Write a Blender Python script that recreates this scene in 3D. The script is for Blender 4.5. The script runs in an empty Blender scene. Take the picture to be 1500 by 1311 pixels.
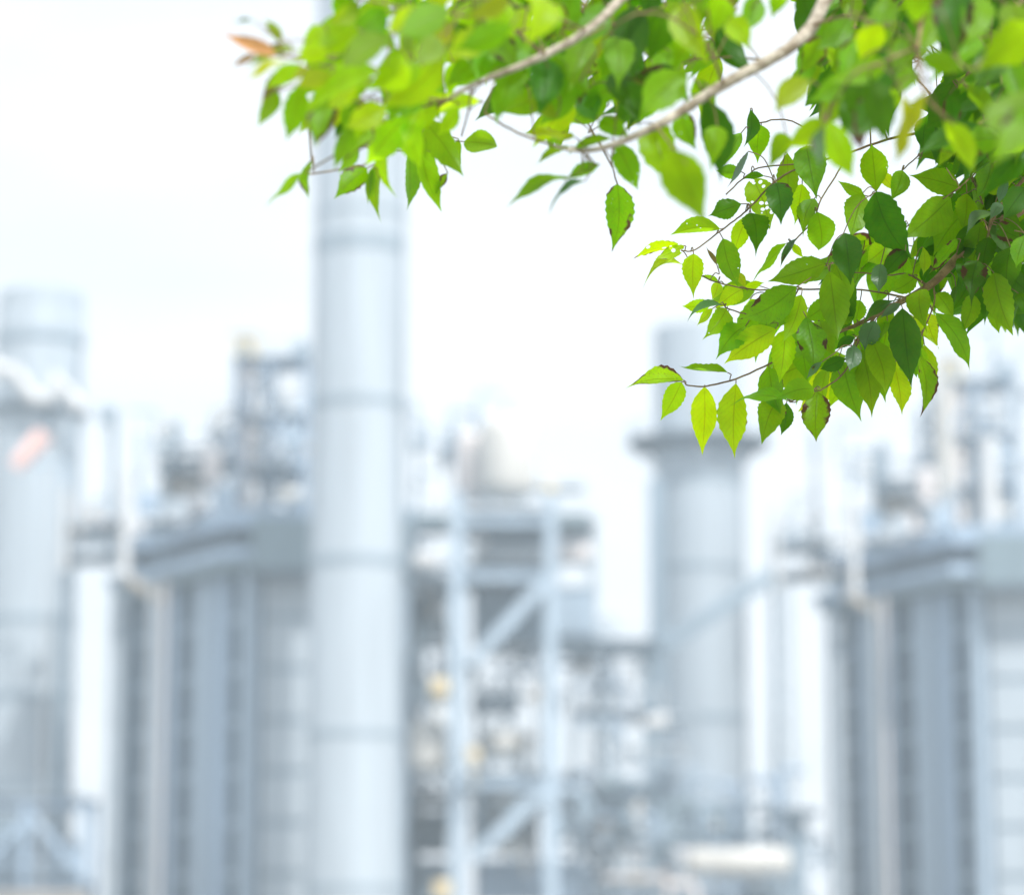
import bpy, math, random
import numpy as np
from mathutils import Vector, Matrix
R = math.radians
rnd = random.Random(11)
sc = bpy.context.scene
col = sc.collection

# ------------------------------------------------------------------ camera, sky, sun, exposure
CAMZ = 1.6; PITCH = R(10); FPX = 1500*100/36.0
cam = bpy.data.cameras.new('camera'); co = bpy.data.objects.new('camera', cam); col.objects.link(co)
co.location = (0, 0, CAMZ); co.rotation_euler = (R(90)+PITCH, 0, 0)
cam.lens = 100; cam.sensor_width = 36; cam.clip_start = 0.1; cam.clip_end = 6000
cam.dof.use_dof = True; cam.dof.focus_distance = 3.5; cam.dof.aperture_fstop = 3.6
sc.camera = co

SUN_EL, SUN_AZ = R(50), R(152)          # azimuth clockwise from +Y: the sun stands to the right, a little behind the camera
w = bpy.data.worlds.new('World'); sc.world = w; w.use_nodes = True
nt = w.node_tree; nt.nodes.clear()
out = nt.nodes.new('ShaderNodeOutputWorld'); bg = nt.nodes.new('ShaderNodeBackground')
sky = nt.nodes.new('ShaderNodeTexSky'); sky.sky_type = 'NISHITA'; sky.sun_disc = False
sky.sun_elevation = SUN_EL; sky.sun_rotation = SUN_AZ; sky.air_density = 1.0; sky.dust_density = 3.0
tc = nt.nodes.new('ShaderNodeTexCoord'); mp = nt.nodes.new('ShaderNodeMapping')
mp.inputs['Scale'].default_value = (3.0, 3.0, 13.0)
nz = nt.nodes.new('ShaderNodeTexNoise'); nz.inputs['Scale'].default_value = 1.6; nz.inputs['Detail'].default_value = 4; nz.inputs['Roughness'].default_value = .45
rp = nt.nodes.new('ShaderNodeValToRGB')
rp.color_ramp.elements[0].position = .36; rp.color_ramp.elements[0].color = (.80, .80, .80, 1)
rp.color_ramp.elements[1].position = .60; rp.color_ramp.elements[1].color = (1, 1, 1, 1)
mx = nt.nodes.new('ShaderNodeMix'); mx.data_type = 'RGBA'
mx.inputs['B'].default_value = (5.42, 5.66, 5.95, 1)      # sunlit thin cloud, in the sky texture's own units
nt.links.new(tc.outputs['Generated'], mp.inputs['Vector']); nt.links.new(mp.outputs[0], nz.inputs['Vector'])
nt.links.new(nz.outputs['Fac'], rp.inputs['Fac']); nt.links.new(rp.outputs['Color'], mx.inputs['Factor'])
nt.links.new(sky.outputs[0], mx.inputs['A']); nt.links.new(mx.outputs['Result'], bg.inputs['Color'])
bg.inputs['Strength'].default_value = .10
nt.links.new(bg.outputs[0], out.inputs['Surface'])

sl = bpy.data.lights.new('sun', 'SUN'); sl.energy = 2.2; sl.angle = R(2.0); sl.color = (1, .97, .92)
so = bpy.data.objects.new('sun', sl); col.objects.link(so)
sd = Vector((math.sin(SUN_AZ)*math.cos(SUN_EL), math.cos(SUN_AZ)*math.cos(SUN_EL), math.sin(SUN_EL)))
so.rotation_euler = sd.to_track_quat('Z', 'Y').to_euler()
sc.view_settings.view_transform = 'Standard'; sc.view_settings.look = 'None'
sc.view_settings.exposure = 1.08; sc.view_settings.gamma = 1
sc.cycles.max_bounces = 10; sc.cycles.transparent_max_bounces = 12; sc.cycles.transmission_bounces = 8
sc.cycles.volume_bounces = 1
sc.cycles.use_denoising = True

FW = Vector((0, math.cos(PITCH), math.sin(PITCH))); UP = Vector((0, -math.sin(PITCH), math.cos(PITCH))); RT = Vector((1, 0, 0))
CP = Vector((0, 0, CAMZ))
def ray(px, py): return FW + RT*((px-750)/FPX) + UP*((655.5-py)/FPX)
def P(px, py, d): return CP + ray(px, py)*d            # at distance d along the view
def W(px, py, Y):                                     # on the vertical plane y = Y
    r = ray(px, py); return CP + r*(Y/r.y)
def zat(py, Y): return W(750, py, Y).z

# ------------------------------------------------------------------ materials
def newmat(name):
    m = bpy.data.materials.new(name); m.use_nodes = True
    return m, m.node_tree, m.node_tree.nodes['Principled BSDF']
def paint(name, c, rough=.55, metal=0.0, var=.16, scale=.6, streak=True):
    m, t, b = newmat(name)
    tc = t.nodes.new('ShaderNodeTexCoord'); mp = t.nodes.new('ShaderNodeMapping')
    mp.inputs['Scale'].default_value = (1.6, 1.6, .12 if streak else 1.3)
    n = t.nodes.new('ShaderNodeTexNoise'); n.inputs['Scale'].default_value = scale; n.inputs['Detail'].default_value = 6
    r = t.nodes.new('ShaderNodeValToRGB')
    r.color_ramp.elements[0].position = .3; r.color_ramp.elements[1].position = .7
    r.color_ramp.elements[0].color = (c[0]*(1-var), c[1]*(1-var), c[2]*(1-var), 1)
    r.color_ramp.elements[1].color = (min(1, c[0]*(1+var*.5)), min(1, c[1]*(1+var*.5)), min(1, c[2]*(1+var*.5)), 1)
    t.links.new(tc.outputs['Object'], mp.inputs[0]); t.links.new(mp.outputs[0], n.inputs['Vector'])
    t.links.new(n.outputs['Fac'], r.inputs[0]); t.links.new(r.outputs[0], b.inputs['Base Color'])
    b.inputs['Roughness'].default_value = rough; b.inputs['Specular IOR Level'].default_value = .2 if max(c) < .2 else .45; b.inputs['Metallic'].default_value = metal
    bp = t.nodes.new('ShaderNodeBump'); bp.inputs['Strength'].default_value = .15; bp.inputs['Distance'].default_value = .02
    t.links.new(n.outputs['Fac'], bp.inputs['Height']); t.links.new(bp.outputs[0], b.inputs['Normal'])
    return m
M = dict(
    stack=paint('stack_paint', (.455, .515, .57)),
    stackring=paint('ring_paint', (.29, .36, .42)),
    dark=paint('dark_steel', (.10, .135, .17)),
    mid=paint('grey_blue_steel', (.26, .34, .41)),
    pale=paint('pale_blue_steel', (.41, .51, .61)),
    teal=paint('teal_grey_steel', (.19, .26, .30)),
    casing=paint('casing_sheet', (.36, .47, .60)),
    recess_shade=paint('recess_shade_sheet', (.04, .075, .12)),  # dark tone stands in for the shade between the wall columns
    white=paint('white_lagging', (.68, .68, .68)),
    cream=paint('cream_paint', (.66, .64, .60)),
    tan=paint('tan_paint', (.44, .39, .33)),
    rosy=paint('rosy_primer', (.74, .68, .66)),
    ochre=paint('ochre_paint', (.78, .63, .36)),
    pink=paint('pink_streak', (.97, .62, .56), rough=.9),
    alu=paint('aluminium_lagging', (.55, .58, .60), rough=.35, metal=.6),
    gravel=paint('gravel_ground', (.30, .29, .27), rough=.95, scale=3, streak=False),
    asphalt=paint('asphalt_road', (.06, .06, .062), rough=.9, scale=5, streak=False),
)

# ------------------------------------------------------------------ mesh builder
class MB:
    def __init__(s): s.v = []; s.f = []
    def add(s, vs, fs):
        o = len(s.v); s.v += [tuple(p) for p in vs]; s.f += [tuple(i+o for i in q) for q in fs]; return s
    def box(s, x0, x1, y0, y1, z0, z1):
        return s.add([(x0,y0,z0),(x1,y0,z0),(x1,y1,z0),(x0,y1,z0),(x0,y0,z1),(x1,y0,z1),(x1,y1,z1),(x0,y1,z1)],
                     [(0,3,2,1),(4,5,6,7),(0,1,5,4),(1,2,6,5),(2,3,7,6),(3,0,4,7)])
    def bar(s, a, b, wd, ht=None):                    # box-section bar between two points
        ht = ht or wd; a = Vector(a); b = Vector(b); d = (b-a).normalized()
        u = d.cross(Vector((0, 0, 1)));  u = u.normalized() if u.length > 1e-3 else Vector((1, 0, 0))
        v = d.cross(u).normalized(); u = u*wd/2; v = v*ht/2
        return s.add([a-u-v, a+u-v, a+u+v, a-u+v, b-u-v, b+u-v, b+u+v, b-u+v],
                     [(0,1,2,3),(7,6,5,4),(0,4,5,1),(1,5,6,2),(2,6,7,3),(3,7,4,0)])
    def ibeam(s, a, b, wd, ht):                       # I section: two flanges and a web
        a = Vector(a); b = Vector(b); z = Vector((0, 0, ht/2))
        s.bar(a+z, b+z, wd, ht*.14); s.bar(a-z, b-z, wd, ht*.14); return s.bar(a, b, wd*.18, ht*.84)
    def tube(s, pts, rad, n=10, cap=True):
        pts = [Vector(p) for p in pts]; k = len(pts)
        if not hasattr(rad, '__len__'): rad = [rad]*k
        rings = []; pu = None
        for i, p in enumerate(pts):
            d = (pts[min(i+1, k-1)]-pts[max(i-1, 0)])
            d = d.normalized() if d.length > 1e-9 else Vector((0, 0, 1))
            if pu is None:
                pu = d.cross(Vector((0, 0, 1)))
                if pu.length < 1e-3: pu = Vector((1, 0, 0))
            pu = (pu - d*pu.dot(d)).normalized(); v = d.cross(pu)
            rings.append([p + (pu*math.cos(2*math.pi*j/n)+v*math.sin(2*math.pi*j/n))*rad[i] for j in range(n)])
        vs = [q for r_ in rings for q in r_]; fs = []
        for i in range(k-1):
            for j in range(n):
                fs.append((i*n+j, i*n+(j+1) % n, (i+1)*n+(j+1) % n, (i+1)*n+j))
        if cap: fs += [tuple(range(n))[::-1], tuple((k-1)*n+j for j in range(n))]
        return s.add(vs, fs)
    def lathe(s, x, y, prof, n=48, cap=True):         # prof: (radius, z) bottom to top
        k = len(prof); vs = [(x+r*math.cos(2*math.pi*j/n), y+r*math.sin(2*math.pi*j/n), z) for r, z in prof for j in range(n)]
        fs = [(i*n+j, i*n+(j+1) % n, (i+1)*n+(j+1) % n, (i+1)*n+j) for i in range(k-1) for j in range(n)]
        if cap: fs += [tuple(range(n))[::-1], tuple((k-1)*n+j for j in range(n))]
        return s.add(vs, fs)
    def prism(s, foot, z0, z1):
        n = len(foot); vs = [(x, y, z0) for x, y in foot]+[(x, y, z1) for x, y in foot]
        return s.add(vs, [tuple(range(n))[::-1], tuple(range(n, 2*n))]+[(i, (i+1) % n, (i+1) % n+n, i+n) for i in range(n)])
    def build(s, name, mat, parent=None, smooth=False):
        me = bpy.data.meshes.new(name); org = Vector((0, 0, 0))
        root = parent
        while root is not None: org += root.location; root = root.parent
        me.from_pydata([(x-org.x, y-org.y, z-org.z) for x, y, z in s.v], [], s.f); me.update()
        if smooth:
            me.polygons.foreach_set('use_smooth', [True]*len(me.polygons))
            me.set_sharp_from_angle(angle=R(40))
        me.materials.append(mat); o = bpy.data.objects.new(name, me); col.objects.link(o)
        if parent: o.parent = parent
        return o
def tag(o, label=None, cat=None, group=None, kind=None):
    for k, v in (('label', label), ('category', cat), ('group', group), ('kind', kind)):
        if v: o[k] = v
    return o
def thing(name, loc, label, cat, group=None):
    o = bpy.data.objects.new(name, None); o.empty_display_size = .3; col.objects.link(o); o.location = loc
    return tag(o, label, cat, group)
def solo(mb, name, mat, label, cat, group=None, smooth=False):   # a thing that is one mesh, with its origin at its base
    xs = [v[0] for v in mb.v]; ys = [v[1] for v in mb.v]; zs = [v[2] for v in mb.v]
    o = mb.build(name, mat, None, smooth); c = Vector(((min(xs)+max(xs))/2, (min(ys)+max(ys))/2, min(zs)))
    o.data.transform(Matrix.Translation(-c)); o.location = c
    return tag(o, label, cat, group)
def px2m(Y): return Y/FPX/math.cos(PITCH)*.985

# ------------------------------------------------------------------ ground
g = MB().add([(-3000, -3000, 0), (3000, -3000, 0), (3000, 3000, 0), (-3000, 3000, 0)], [(0, 1, 2, 3)]).build('ground', M['gravel']); tag(g, kind='structure')
g = MB().box(-200, 200, 120, 128, -.2, .05).build('road', M['asphalt']); tag(g, kind='structure')
g = MB().box(-200, 200, 119.7, 120, -.2, .17); g.box(-200, 200, 128, 128.3, -.2, .17); g = g.build('kerb', M['gravel']); tag(g, kind='structure')

# ------------------------------------------------------------------ exhaust stacks
def stack(pxL, pxR, pyref, Y, ztop, rings, label, taper=1.0, cap=None, plat=None, ladder_side=1):
    a = W(pxL, pyref, Y); b = W(pxR, pyref, Y); x = (a.x+b.x)/2; r = (b.x-a.x)/2
    t = thing('exhaust_stack', (x, Y, 0), label, 'exhaust stack', 'exhaust stacks of the power plant')
    zr = a.z; rb = r*(1+(taper-1)*1.2)
    def rad(z): return rb+(r/taper*1.0-rb)*max(0, z)/70 if taper != 1 else r
    prof = [(rad(0), 0)]+[(rad(z), z) for z in np.linspace(1, ztop, 14)]
    prof += [(rad(ztop)-.12, ztop), (rad(ztop)-.12, ztop-3)]
    MB().lathe(x, Y, prof, 72).build('shell', M['stack'], t, True)
    for py, th in rings:
        z = zat(py, Y-r); h = th*px2m(Y)/2; q = rad(z)+.01
        MB().lathe(x, Y, [(q-.05, z-h), (q+.05, z-h), (q+.05, z+h), (q-.05, z+h)], 72, False).build('stiffener_ring', M['stackring'], t, True)
    # ladder with safety hoops on the far left shoulder
    ang = R(200 if ladder_side < 0 else -20); m = MB(); lx, ly = x+math.cos(ang)*(r+.22), Y+math.sin(ang)*(r+.22)
    zt = (cap[0] if cap else ztop)
    for s in (-.25, .25): m.bar((lx, ly+s, .5), (lx, ly+s, zt-1), .07)
    z = .7
    while z < zt-1: m.bar((lx, ly-.25, z), (lx, ly+.25, z), .04); z += .6
    m.build('ladder', M['mid'], t)
    if cap:
        z0, z1, rr = cap
        MB().lathe(x, Y, [(r+.02, z0), (rr, z0+.15), (rr+.1, z0+.7), (rr, z0+1.1), (rr-.1, z1-.4), (rr-.1, z1), (rr-.5, z1), (rr-.5, z0+1)], 72, False).build('silencer_cap', M['stack'], t, True)
        MB().lathe(x, Y, [(rr-.2, z0-.35), (rr+.12, z0-.35), (rr+.12, z0), (r, z0+.01)], 72, False).build('cap_flange', M['mid'], t, True)
    for zp, ro in (plat or []):
        MB().lathe(x, Y, [(r+.02, zp-.5), (ro, zp-.32), (ro, zp), (r+.02, zp)], 48, False).build('platform', M['dark'], t)
        m = MB(); n = 20
        for i in range(n):
            aa = 2*math.pi*i/n; bb = 2*math.pi*(i+1)/n
            p = (x+ro*.98*math.cos(aa), Y+ro*.98*math.sin(aa)); q = (x+ro*.98*math.cos(bb), Y+ro*.98*math.sin(bb))
            m.bar((*p, zp), (*p, zp+1.15), .07)
            for h in (.6, 1.12): m.bar((*p, zp+h), (*q, zp+h), .06)
        m.build('railing', M['pale'], t)
        for i in range(8):
            aa = 2*math.pi*(i+.5)/8
            MB().bar((x+ro*.9*math.cos(aa), Y+ro*.9*math.sin(aa), zp-.4), (x+r*math.cos(aa), Y+r*math.sin(aa), zp-2.0), .14).build('bracket', M['mid'], t)
    return t, x, r
YM = 165
stack(457, 591, 655, YM, 62, [(302, 5), (350, 22), (583, 13), (818, 15), (1073, 10), (1300, 10)],
      'tallest pale stack rising out of the top of the picture', taper=1.05)
YL = 205
tL, xL, rL = stack(-12, 115, 760, YL, zat(436, YL), [(905, 12), (1018, 14), (1150, 12), (1290, 12)],
      'pale stack with a wide cap and bare platform beside the pink windsock', cap=(zat(500, YL), zat(432, YL), 3.2),
      plat=[(zat(603, YL), 3.6)])
YR = 205
tR, xR, rR = stack(960, 1088, 760, YR, zat(484, YR), [(700, 10), (828, 10), (1050, 12), (1180, 12)],
      'slimmer grey stack with a dark ring platform under the hanging leaf tips', cap=(zat(585, YR), zat(482, YR), 2.6),
      plat=[(zat(648, YR), 5.2)])

# ------------------------------------------------------------------ one boiler house and what stands on its roof (copied for the second unit)
UNIT = []                                             # things of the first unit, with label templates
def u_thing(name, loc, label, cat, group=None):
    o = thing(name, loc, label, cat, group); UNIT.append(o); return o
def u_solo(mb, name, mat, label, cat, group=None, smooth=False):
    o = solo(mb, name, mat, label, cat, group, smooth); UNIT.append(o); return o
YB = 180; zw = zat(838, YB)                           # eave height of the casing
A = W(352, 838, YB); Bx = W(600, 838, YB).x; Yl = 196; Lx = W(181, 866, Yl).x
foot = [(A.x, YB), (Bx, YB), (Bx, YB+26), (Lx, YB+26), (Lx, Yl)]
t = u_thing('boiler_house', (A.x, YB+8, 0), '{tone} boiler house with ribbed walls and a thick eave girder {where}', 'boiler house', 'twin boiler houses')
MB().prism(foot, 0, zw).build('casing_wall', M['recess_shade'], t)
def sidept(px, off=0):                                # point on the slanted wall under the pixel column
    f = (px-181)/(352-181)
    dx, dy = A.x-Lx, YB-Yl; nx, ny = dy, -dx; L = math.hypot(nx, ny)
    # parameter by exact projection
    k = (px-750)/FPX*math.cos(PITCH)*.995
    s = (k*Yl - Lx)/(dx - k*dy) if abs(dx-k*dy) > 1e-6 else f
    return Vector((Lx+dx*s+nx/L*off*1.0, Yl+dy*s+ny/L*off, 0))
def wallstrip(p0, p1, off, z0, z1, name, mat):
    a = sidept(p0); b = sidept(p1); d = (b-a).normalized(); n = Vector((d.y, -d.x, 0))
    if n.y > 0: n = -n
    foot = [tuple((a-n*.02)[:2]), tuple((a+n*off)[:2]), tuple((b+n*off)[:2]), tuple((b-n*.02)[:2])]
    return MB().prism(foot, z0, z1).build(name, mat, t)
for p0, p1, off, mm in ((181, 185, .15, 'mid'), (208, 235, .2, 'pale'), (239, 252, .12, 'casing'), (278, 300, .2, 'pale'), (304, 326, .14, 'casing'), (348, 356, .2, 'pale')):
    wallstrip(p0, p1, off, 0, zw-.06, 'column', M[mm])
zz = zat(905, YB)
levels = [zat(y, YB) for y in (905, 980, 1055, 1130, 1205, 1280)]
for z in levels+[levels[-1]-3.2]:
    for p0, p1 in ((187, 205), (253, 276), (327, 347)):
        wallstrip(p0, p1, .08, z-.22, z+.22, 'girt', M['mid'])
def fx(px): return W(px, 1000, YB).x
MB().box(fx(385), fx(578), YB-.12, YB-.001, .1, zw-.2).build('backing_sheet', M['mid'], t)
for p0, p1, off, mm in ((357, 380, .5, 'pale'), (466, 480, .5, 'pale'), (580, 597, .5, 'pale')):
    MB().box(fx(p0), fx(p1), YB-off, YB, 0, zw-.05).build('column', M[mm], t)
for i in range(len(levels)+2):
    top = ([zw-.3]+[z-.2 for z in levels]+[levels[-1]-3.6])[i]; bot = (levels+[levels[-1]-3.2, .4])[i]+.2
    if top-bot > .4:
        for p0, p1 in ((386, 463), (483, 577)):
            MB().box(fx(p0), fx(p1), YB-.28, YB-.121, bot, top).build('wall_panel', M['stack'], t)
# eave girder: deep teal fascia, following slanted wall then front
def fascia(z0, z1, off, mat, name, pr=0):
    a = sidept(183); b = Vector((A.x, YB, 0)); c = Vector((Bx, YB, 0))
    n = Vector((YB-Yl, -(A.x-Lx), 0)).normalized(); n = -n if n.y > 0 else n
    k = Vector((A.x-off*.45, YB-off, 0))
    pts = [a, a+n*off, k, Vector((Bx, YB-off, 0)), c, b]
    MB().prism([(p.x, p.y) for p in pts], z0, z1).build(name, mat, t)
fascia(zw, zw+.6, 1.7, M['teal'], 'eave_girder')
fascia(zw+.61, zw+1.3, 2.1, M['casing'], 'girder_flange')
fascia(zw+1.31, zw+2.7, .4, M['dark'], 'roof_gap_shade')  # solid dark band in place of the shadowed gap under the roof deck
MB().prism([(x+(0.3 if x < A.x-1 else 0), y+.3) for x, y in foot], zw, zw+1.25).build('roof', M['mid'], t)
fascia(zw+2.71, zw+3.9, 1.5, M['casing'], 'roof_parapet')
MB().box(fx(372), fx(600), YB-2.7, YB-2.35, zw-.1, zw+3.1).build('fascia_panel', M['teal'], t)
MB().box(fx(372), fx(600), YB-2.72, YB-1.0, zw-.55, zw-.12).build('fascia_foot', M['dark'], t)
m = MB()
for px in np.linspace(374, 598, 12):
    m.bar((fx(px), YB-2.5, zw+3.1), (fx(px), YB-2.5, zw+4.2), .07)
for h in (3.65, 4.2): m.bar((fx(374), YB-2.5, zw+h), (fx(598), YB-2.5, zw+h), .06)
m.build('railing', M['pale'], t)
m = MB(); a = sidept(186, 0)+Vector((-.6, -1.0, 0)); b = Vector((A.x-.6, YB-1.4, 0))
for i in range(13):
    p = a.lerp(b, i/12); m.bar(p+Vector((0, 0, zw+3.3)), p+Vector((0, 0, zw+4.5)), .07)
for h in (3.9, 4.5): m.bar(a+Vector((0, 0, zw+h)), b+Vector((0, 0, zw+h)), .06)
m.build('railing', M['pale'], t)

ur = random.Random(5)
def vpipe(px, y0, y1, Y, wpx, mat, name, label, cat, group=None, bend=0):
    x = W(px, (y0+y1)/2, Y).x; z0, z1 = zat(y1, Y), zat(y0, Y); r = wpx*px2m(Y)/2
    pts = [(x, Y, z0), (x, Y, z1)]
    m = MB()
    if bend:
        pts = [(x, Y, z0)]+[(x+bend*(1-math.cos(k))*r*3, Y, z1-r*3+math.sin(k)*r*3) for k in np.linspace(0, math.pi, 8)]
    m.tube(pts, r, 14)
    zf = z0+(z1-z0)*.45
    for zc in (z0+.2, zf): m.lathe(x, Y, [(r, zc-.08), (r+.12, zc-.08), (r+.12, zc+.08), (r, zc+.08)], 14, False)
    return u_solo(m, name, M[mat], label, cat, group, True)
G1 = 'vent pipes on the boiler house roofs'
vpipe(184, 690, 846, 178.5, 15, 'white', 'vent_pipe', 'stout white pipe rising at the outer corner of the {bh}', 'pipe', G1)
vpipe(95, 715, 836, 190, 11, 'white', 'vent_pipe', 'thin white pipe on the outer stair landing of the {bh}', 'pipe', G1)
vpipe(205, 632, 745, 186, 9, 'pale', 'vent_pipe', 'short pale vent pipe nearest the stair end on the {bh}', 'pipe', G1)
vpipe(255, 618, 745, 187, 19, 'mid', 'vent_pipe', 'thick blue-grey vent pipe over the roof truss of the {bh}', 'pipe', G1)
vpipe(318, 636, 745, 190, 14, 'pale', 'vent_pipe', 'pale vent pipe behind the rosy vessel on the {bh}', 'pipe', G1, bend=1)
vpipe(385, 520, 745, 186, 15, 'white', 'vent_pipe', 'tall white riser pipe inside the roof frame of the {bh}', 'pipe', G1)
vpipe(364, 520, 745, 184.6, 15, 'rosy', 'vent_pipe', 'rosy riser pipe under the ochre box on the {bh}', 'pipe', G1)
vpipe(430, 590, 745, 187, 16, 'pale', 'vent_pipe', 'pale blue pipe at the inner end of the {bh} roof', 'pipe', G1, bend=-1)
vpipe(165, 598, 830, 193, 10, 'mid', 'vent_pipe', 'slim grey mast rising off the stair landing of the {bh}', 'mast', G1)
# rosy vertical vessel, steam drum, silencers
def vessel(px, y0, y1, Y, wpx, mat, label, cat, name='pressure_vessel', group=None, reg=True):
    x = W(px, (y0+y1)/2, Y).x; z0, z1 = zat(y1, Y), zat(y0, Y); r = wpx*px2m(Y)/2; h = min(r*.7, (z1-z0)*.3)
    th = (u_thing if reg else thing)(name, (x, Y, z0), label, cat, group)
    prof = [(r*.02, z0+.3)]+[(r*math.cos(k), z0+.3+h-h*math.sin(k)) for k in np.linspace(R(88), 0, 6)]
    prof += [(r*math.cos(k), z1-h+h*math.sin(k)) for k in np.linspace(0, R(88), 7)]
    MB().lathe(x, Y, prof, 36).build('shell', M[mat], th, True)
    for k in range(4):
        a = R(45+90*k); MB().bar((x+r*.8*math.cos(a), Y+r*.8*math.sin(a), z0), (x+r*.8*math.cos(a), Y+r*.8*math.sin(a), z0+.3+h*1.3), .16).build('leg', M['mid'], th)
    MB().lathe(x, Y, [(.14, z1-.1), (.14, z1+.5), (.26, z1+.5), (.26, z1+.62)], 12).build('nozzle', M['mid'], th)
    return th
vessel(311, 655, 722, 183.5, 26, 'rosy', 'rosy vertical vessel on the roof of the {bh}', 'pressure vessel', group='roof vessels')
def drum(px0, px1, py, Y, hpx, mat, label, cat='steam drum', name='steam_drum', reg=True, group=None, zb=None):
    a = W(px0, py, Y); b = W(px1, py, Y); r = hpx*px2m(Y)/2; zc = a.z; zb = zb if zb is not None else zc-r-.8
    th = (u_thing if reg else thing)(name, ((a.x+b.x)/2, Y, zb), label, cat, group)
    pts = []; rad = []
    for k in np.linspace(R(85), 0, 5): pts.append((a.x+r*.5-r*.5*math.sin(k), Y, zc)); rad.append(r*math.cos(k))
    for k in np.linspace(0, R(85), 5): pts.append((b.x-r*.5+r*.5*math.sin(k), Y, zc)); rad.append(r*math.cos(k))
    MB().tube(pts, rad, 24).build('shell', M[mat], th, True)
    for f in (.2, .8):
        x = a.x+(b.x-a.x)*f; MB().box(x-.2, x+.2, Y-r*.7, Y+r*.7, zb, zc-r*.6).build('saddle', M['mid'], th)
    for f in (.3, .5, .7):
        x = a.x+(b.x-a.x)*f; MB().lathe(x, Y, [(.13, zc+r*.9), (.13, zc+r+.45), (.24, zc+r+.45), (.24, zc+r+.55)], 12).build('nozzle', M['mid'], th)
    return th
drum(232, 298, 712, 185.5, 24, 'tan', 'beige horizontal steam drum on the {bh} roof', group='steam drums')
drum(385, 450, 726, 184.5, 22, 'cream', 'cream lagged drum behind the teal fascia of the {bh}', group='steam drums')
# roof truss walkway
def truss(px0, px1, py0, py1, Y, mat, label, reg=True, bays=6, depth=1.2):
    z0, z1 = zat(py1, Y), zat(py0, Y); x0, x1 = W(px0, py0, Y).x, W(px1, py0, Y).x
    th = (u_thing if reg else thing)('pipe_bridge', ((x0+x1)/2, Y+depth/2, z0), label, 'pipe bridge', 'roof walkways')
    for yy in (Y, Y+depth):
        m = MB(); m.bar((x0, yy, z0), (x1, yy, z0), .22); m.bar((x0, yy, z1), (x1, yy, z1), .18)
        for i in range(bays+1): xx = x0+(x1-x0)*i/bays; m.bar((xx, yy, z0), (xx, yy, z1), .14)
        for i in range(bays): m.bar((x0+(x1-x0)*i/bays, yy, z0 if i % 2 else z1), (x0+(x1-x0)*(i+1)/bays, yy, z1 if i % 2 else z0), .11)
        m.build('truss', M[mat], th)
    MB().box(x0, x1, Y+.12, Y+depth-.12, z0+.12, z0+.3).build('deck', M['dark'], th)
    for xx in (x0+.3, x1-.3): MB().box(xx-.14, xx+.14, Y+.3, Y+.6, zw+1.2, z0-.1).build('post', M['mid'], th)
    return th
truss(232, 342, 672, 692, 184, 'dark', 'dark truss walkway across the roof of the {bh}')
# tall open frame with the ochre box
def frame(x0, x1, y0, y1, z0, z1, levels, mat, label, wd=.4, name='support_structure', cat='steel frame', group='open steel frames', reg=False, deckmat='dark', braces=(), deck=True, nx=1, decks=None):
    th = (u_thing if reg else thing)(name, ((x0+x1)/2, (y0+y1)/2, z0), label, cat, group)
    for i in range(nx+1):
        for yy in (y0, y1):
            xx = x0+(x1-x0)*i/nx; m = MB(); s = wd/2
            m.box(xx-s, xx+s, yy-s, yy-s*.7, z0, z1); m.box(xx-s, xx+s, yy+s*.7, yy+s, z0, z1); m.box(xx-s*.15, xx+s*.15, yy-s*.7, yy+s*.7, z0, z1)
            m.build('column', M[mat], th)
    for zl in levels:
        for yy in (y0, y1): MB().ibeam((x0-wd*.2, yy, zl), (x1+wd*.2, yy, zl), wd*.6, wd*.75).build('beam', M[mat], th)
        for i in range(nx+1): xx = x0+(x1-x0)*i/nx; MB().ibeam((xx, y0+wd*.5, zl), (xx, y1-wd*.5, zl), wd*.6, wd*.9).build('beam', M[mat], th)
        if deck and (decks is None or zl in decks):
            MB().box(x0-.2, x1+.2, y0-.3, y1+.3, zl+wd*.66, zl+wd*.66+.1).build('deck', M[deckmat], th)
            m = MB(); n = max(3, int((x1-x0)/1.2))
            for i in range(n+1):
                xx = x0+(x1-x0)*i/n; m.bar((xx, y0-.25, zl+wd*.7), (xx, y0-.25, zl+wd*.7+1.1), .05)
            for h in (.55, 1.1): m.bar((x0, y0-.25, zl+wd*.7+h), (x1, y0-.25, zl+wd*.7+h), .05)
            m.build('railing', M['pale'], th)
    for (xa, za, xb, zb) in braces: MB().bar((xa, y0-.05, za), (xb, y0-.05, zb), wd*1.0, wd*1.0).build('brace', M[mat], th)
    return th
za, zb = zw+1.3, zat(520, 184)
xa, xb = W(345, 600, 184).x, W(446, 600, 184).x
fr = frame(xa, xb, 184, 187.5, za, zb, [zat(528, 184), zat(612, 184), zat(690, 184)], 'casing', 'tall open riser frame on the roof of the {bh}', wd=.26, reg=True, name='riser_tower', cat='steel frame', deck=True, nx=2, deckmat='mid',
      braces=[(xa, zat(612, 184), (xa+xb)/2, zat(528, 184)), (xb, zat(690, 184), (xa+xb)/2, zat(612, 184))])
bx = W(359, 498, 185).x; z0 = zb+.05
oo = u_thing('hoist_house', (bx, 185.2, z0), 'ochre box topping the riser frame of the {bh}', 'hoist house', 'ochre hoist boxes')
MB().box(bx-.8, bx+.8, 184.4, 186, z0, z0+1.35).build('wall', M['ochre'], oo)
MB().box(bx-.92, bx+.92, 184.3, 186.1, z0+1.36, z0+1.48).build('roof', M['tan'], oo)
MB().box(bx-.3, bx+.3, 184.36, 184.39, z0+.05, z0+1.1).build('door', M['mid'], oo)
bx = W(442, 525, 185).x
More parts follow.
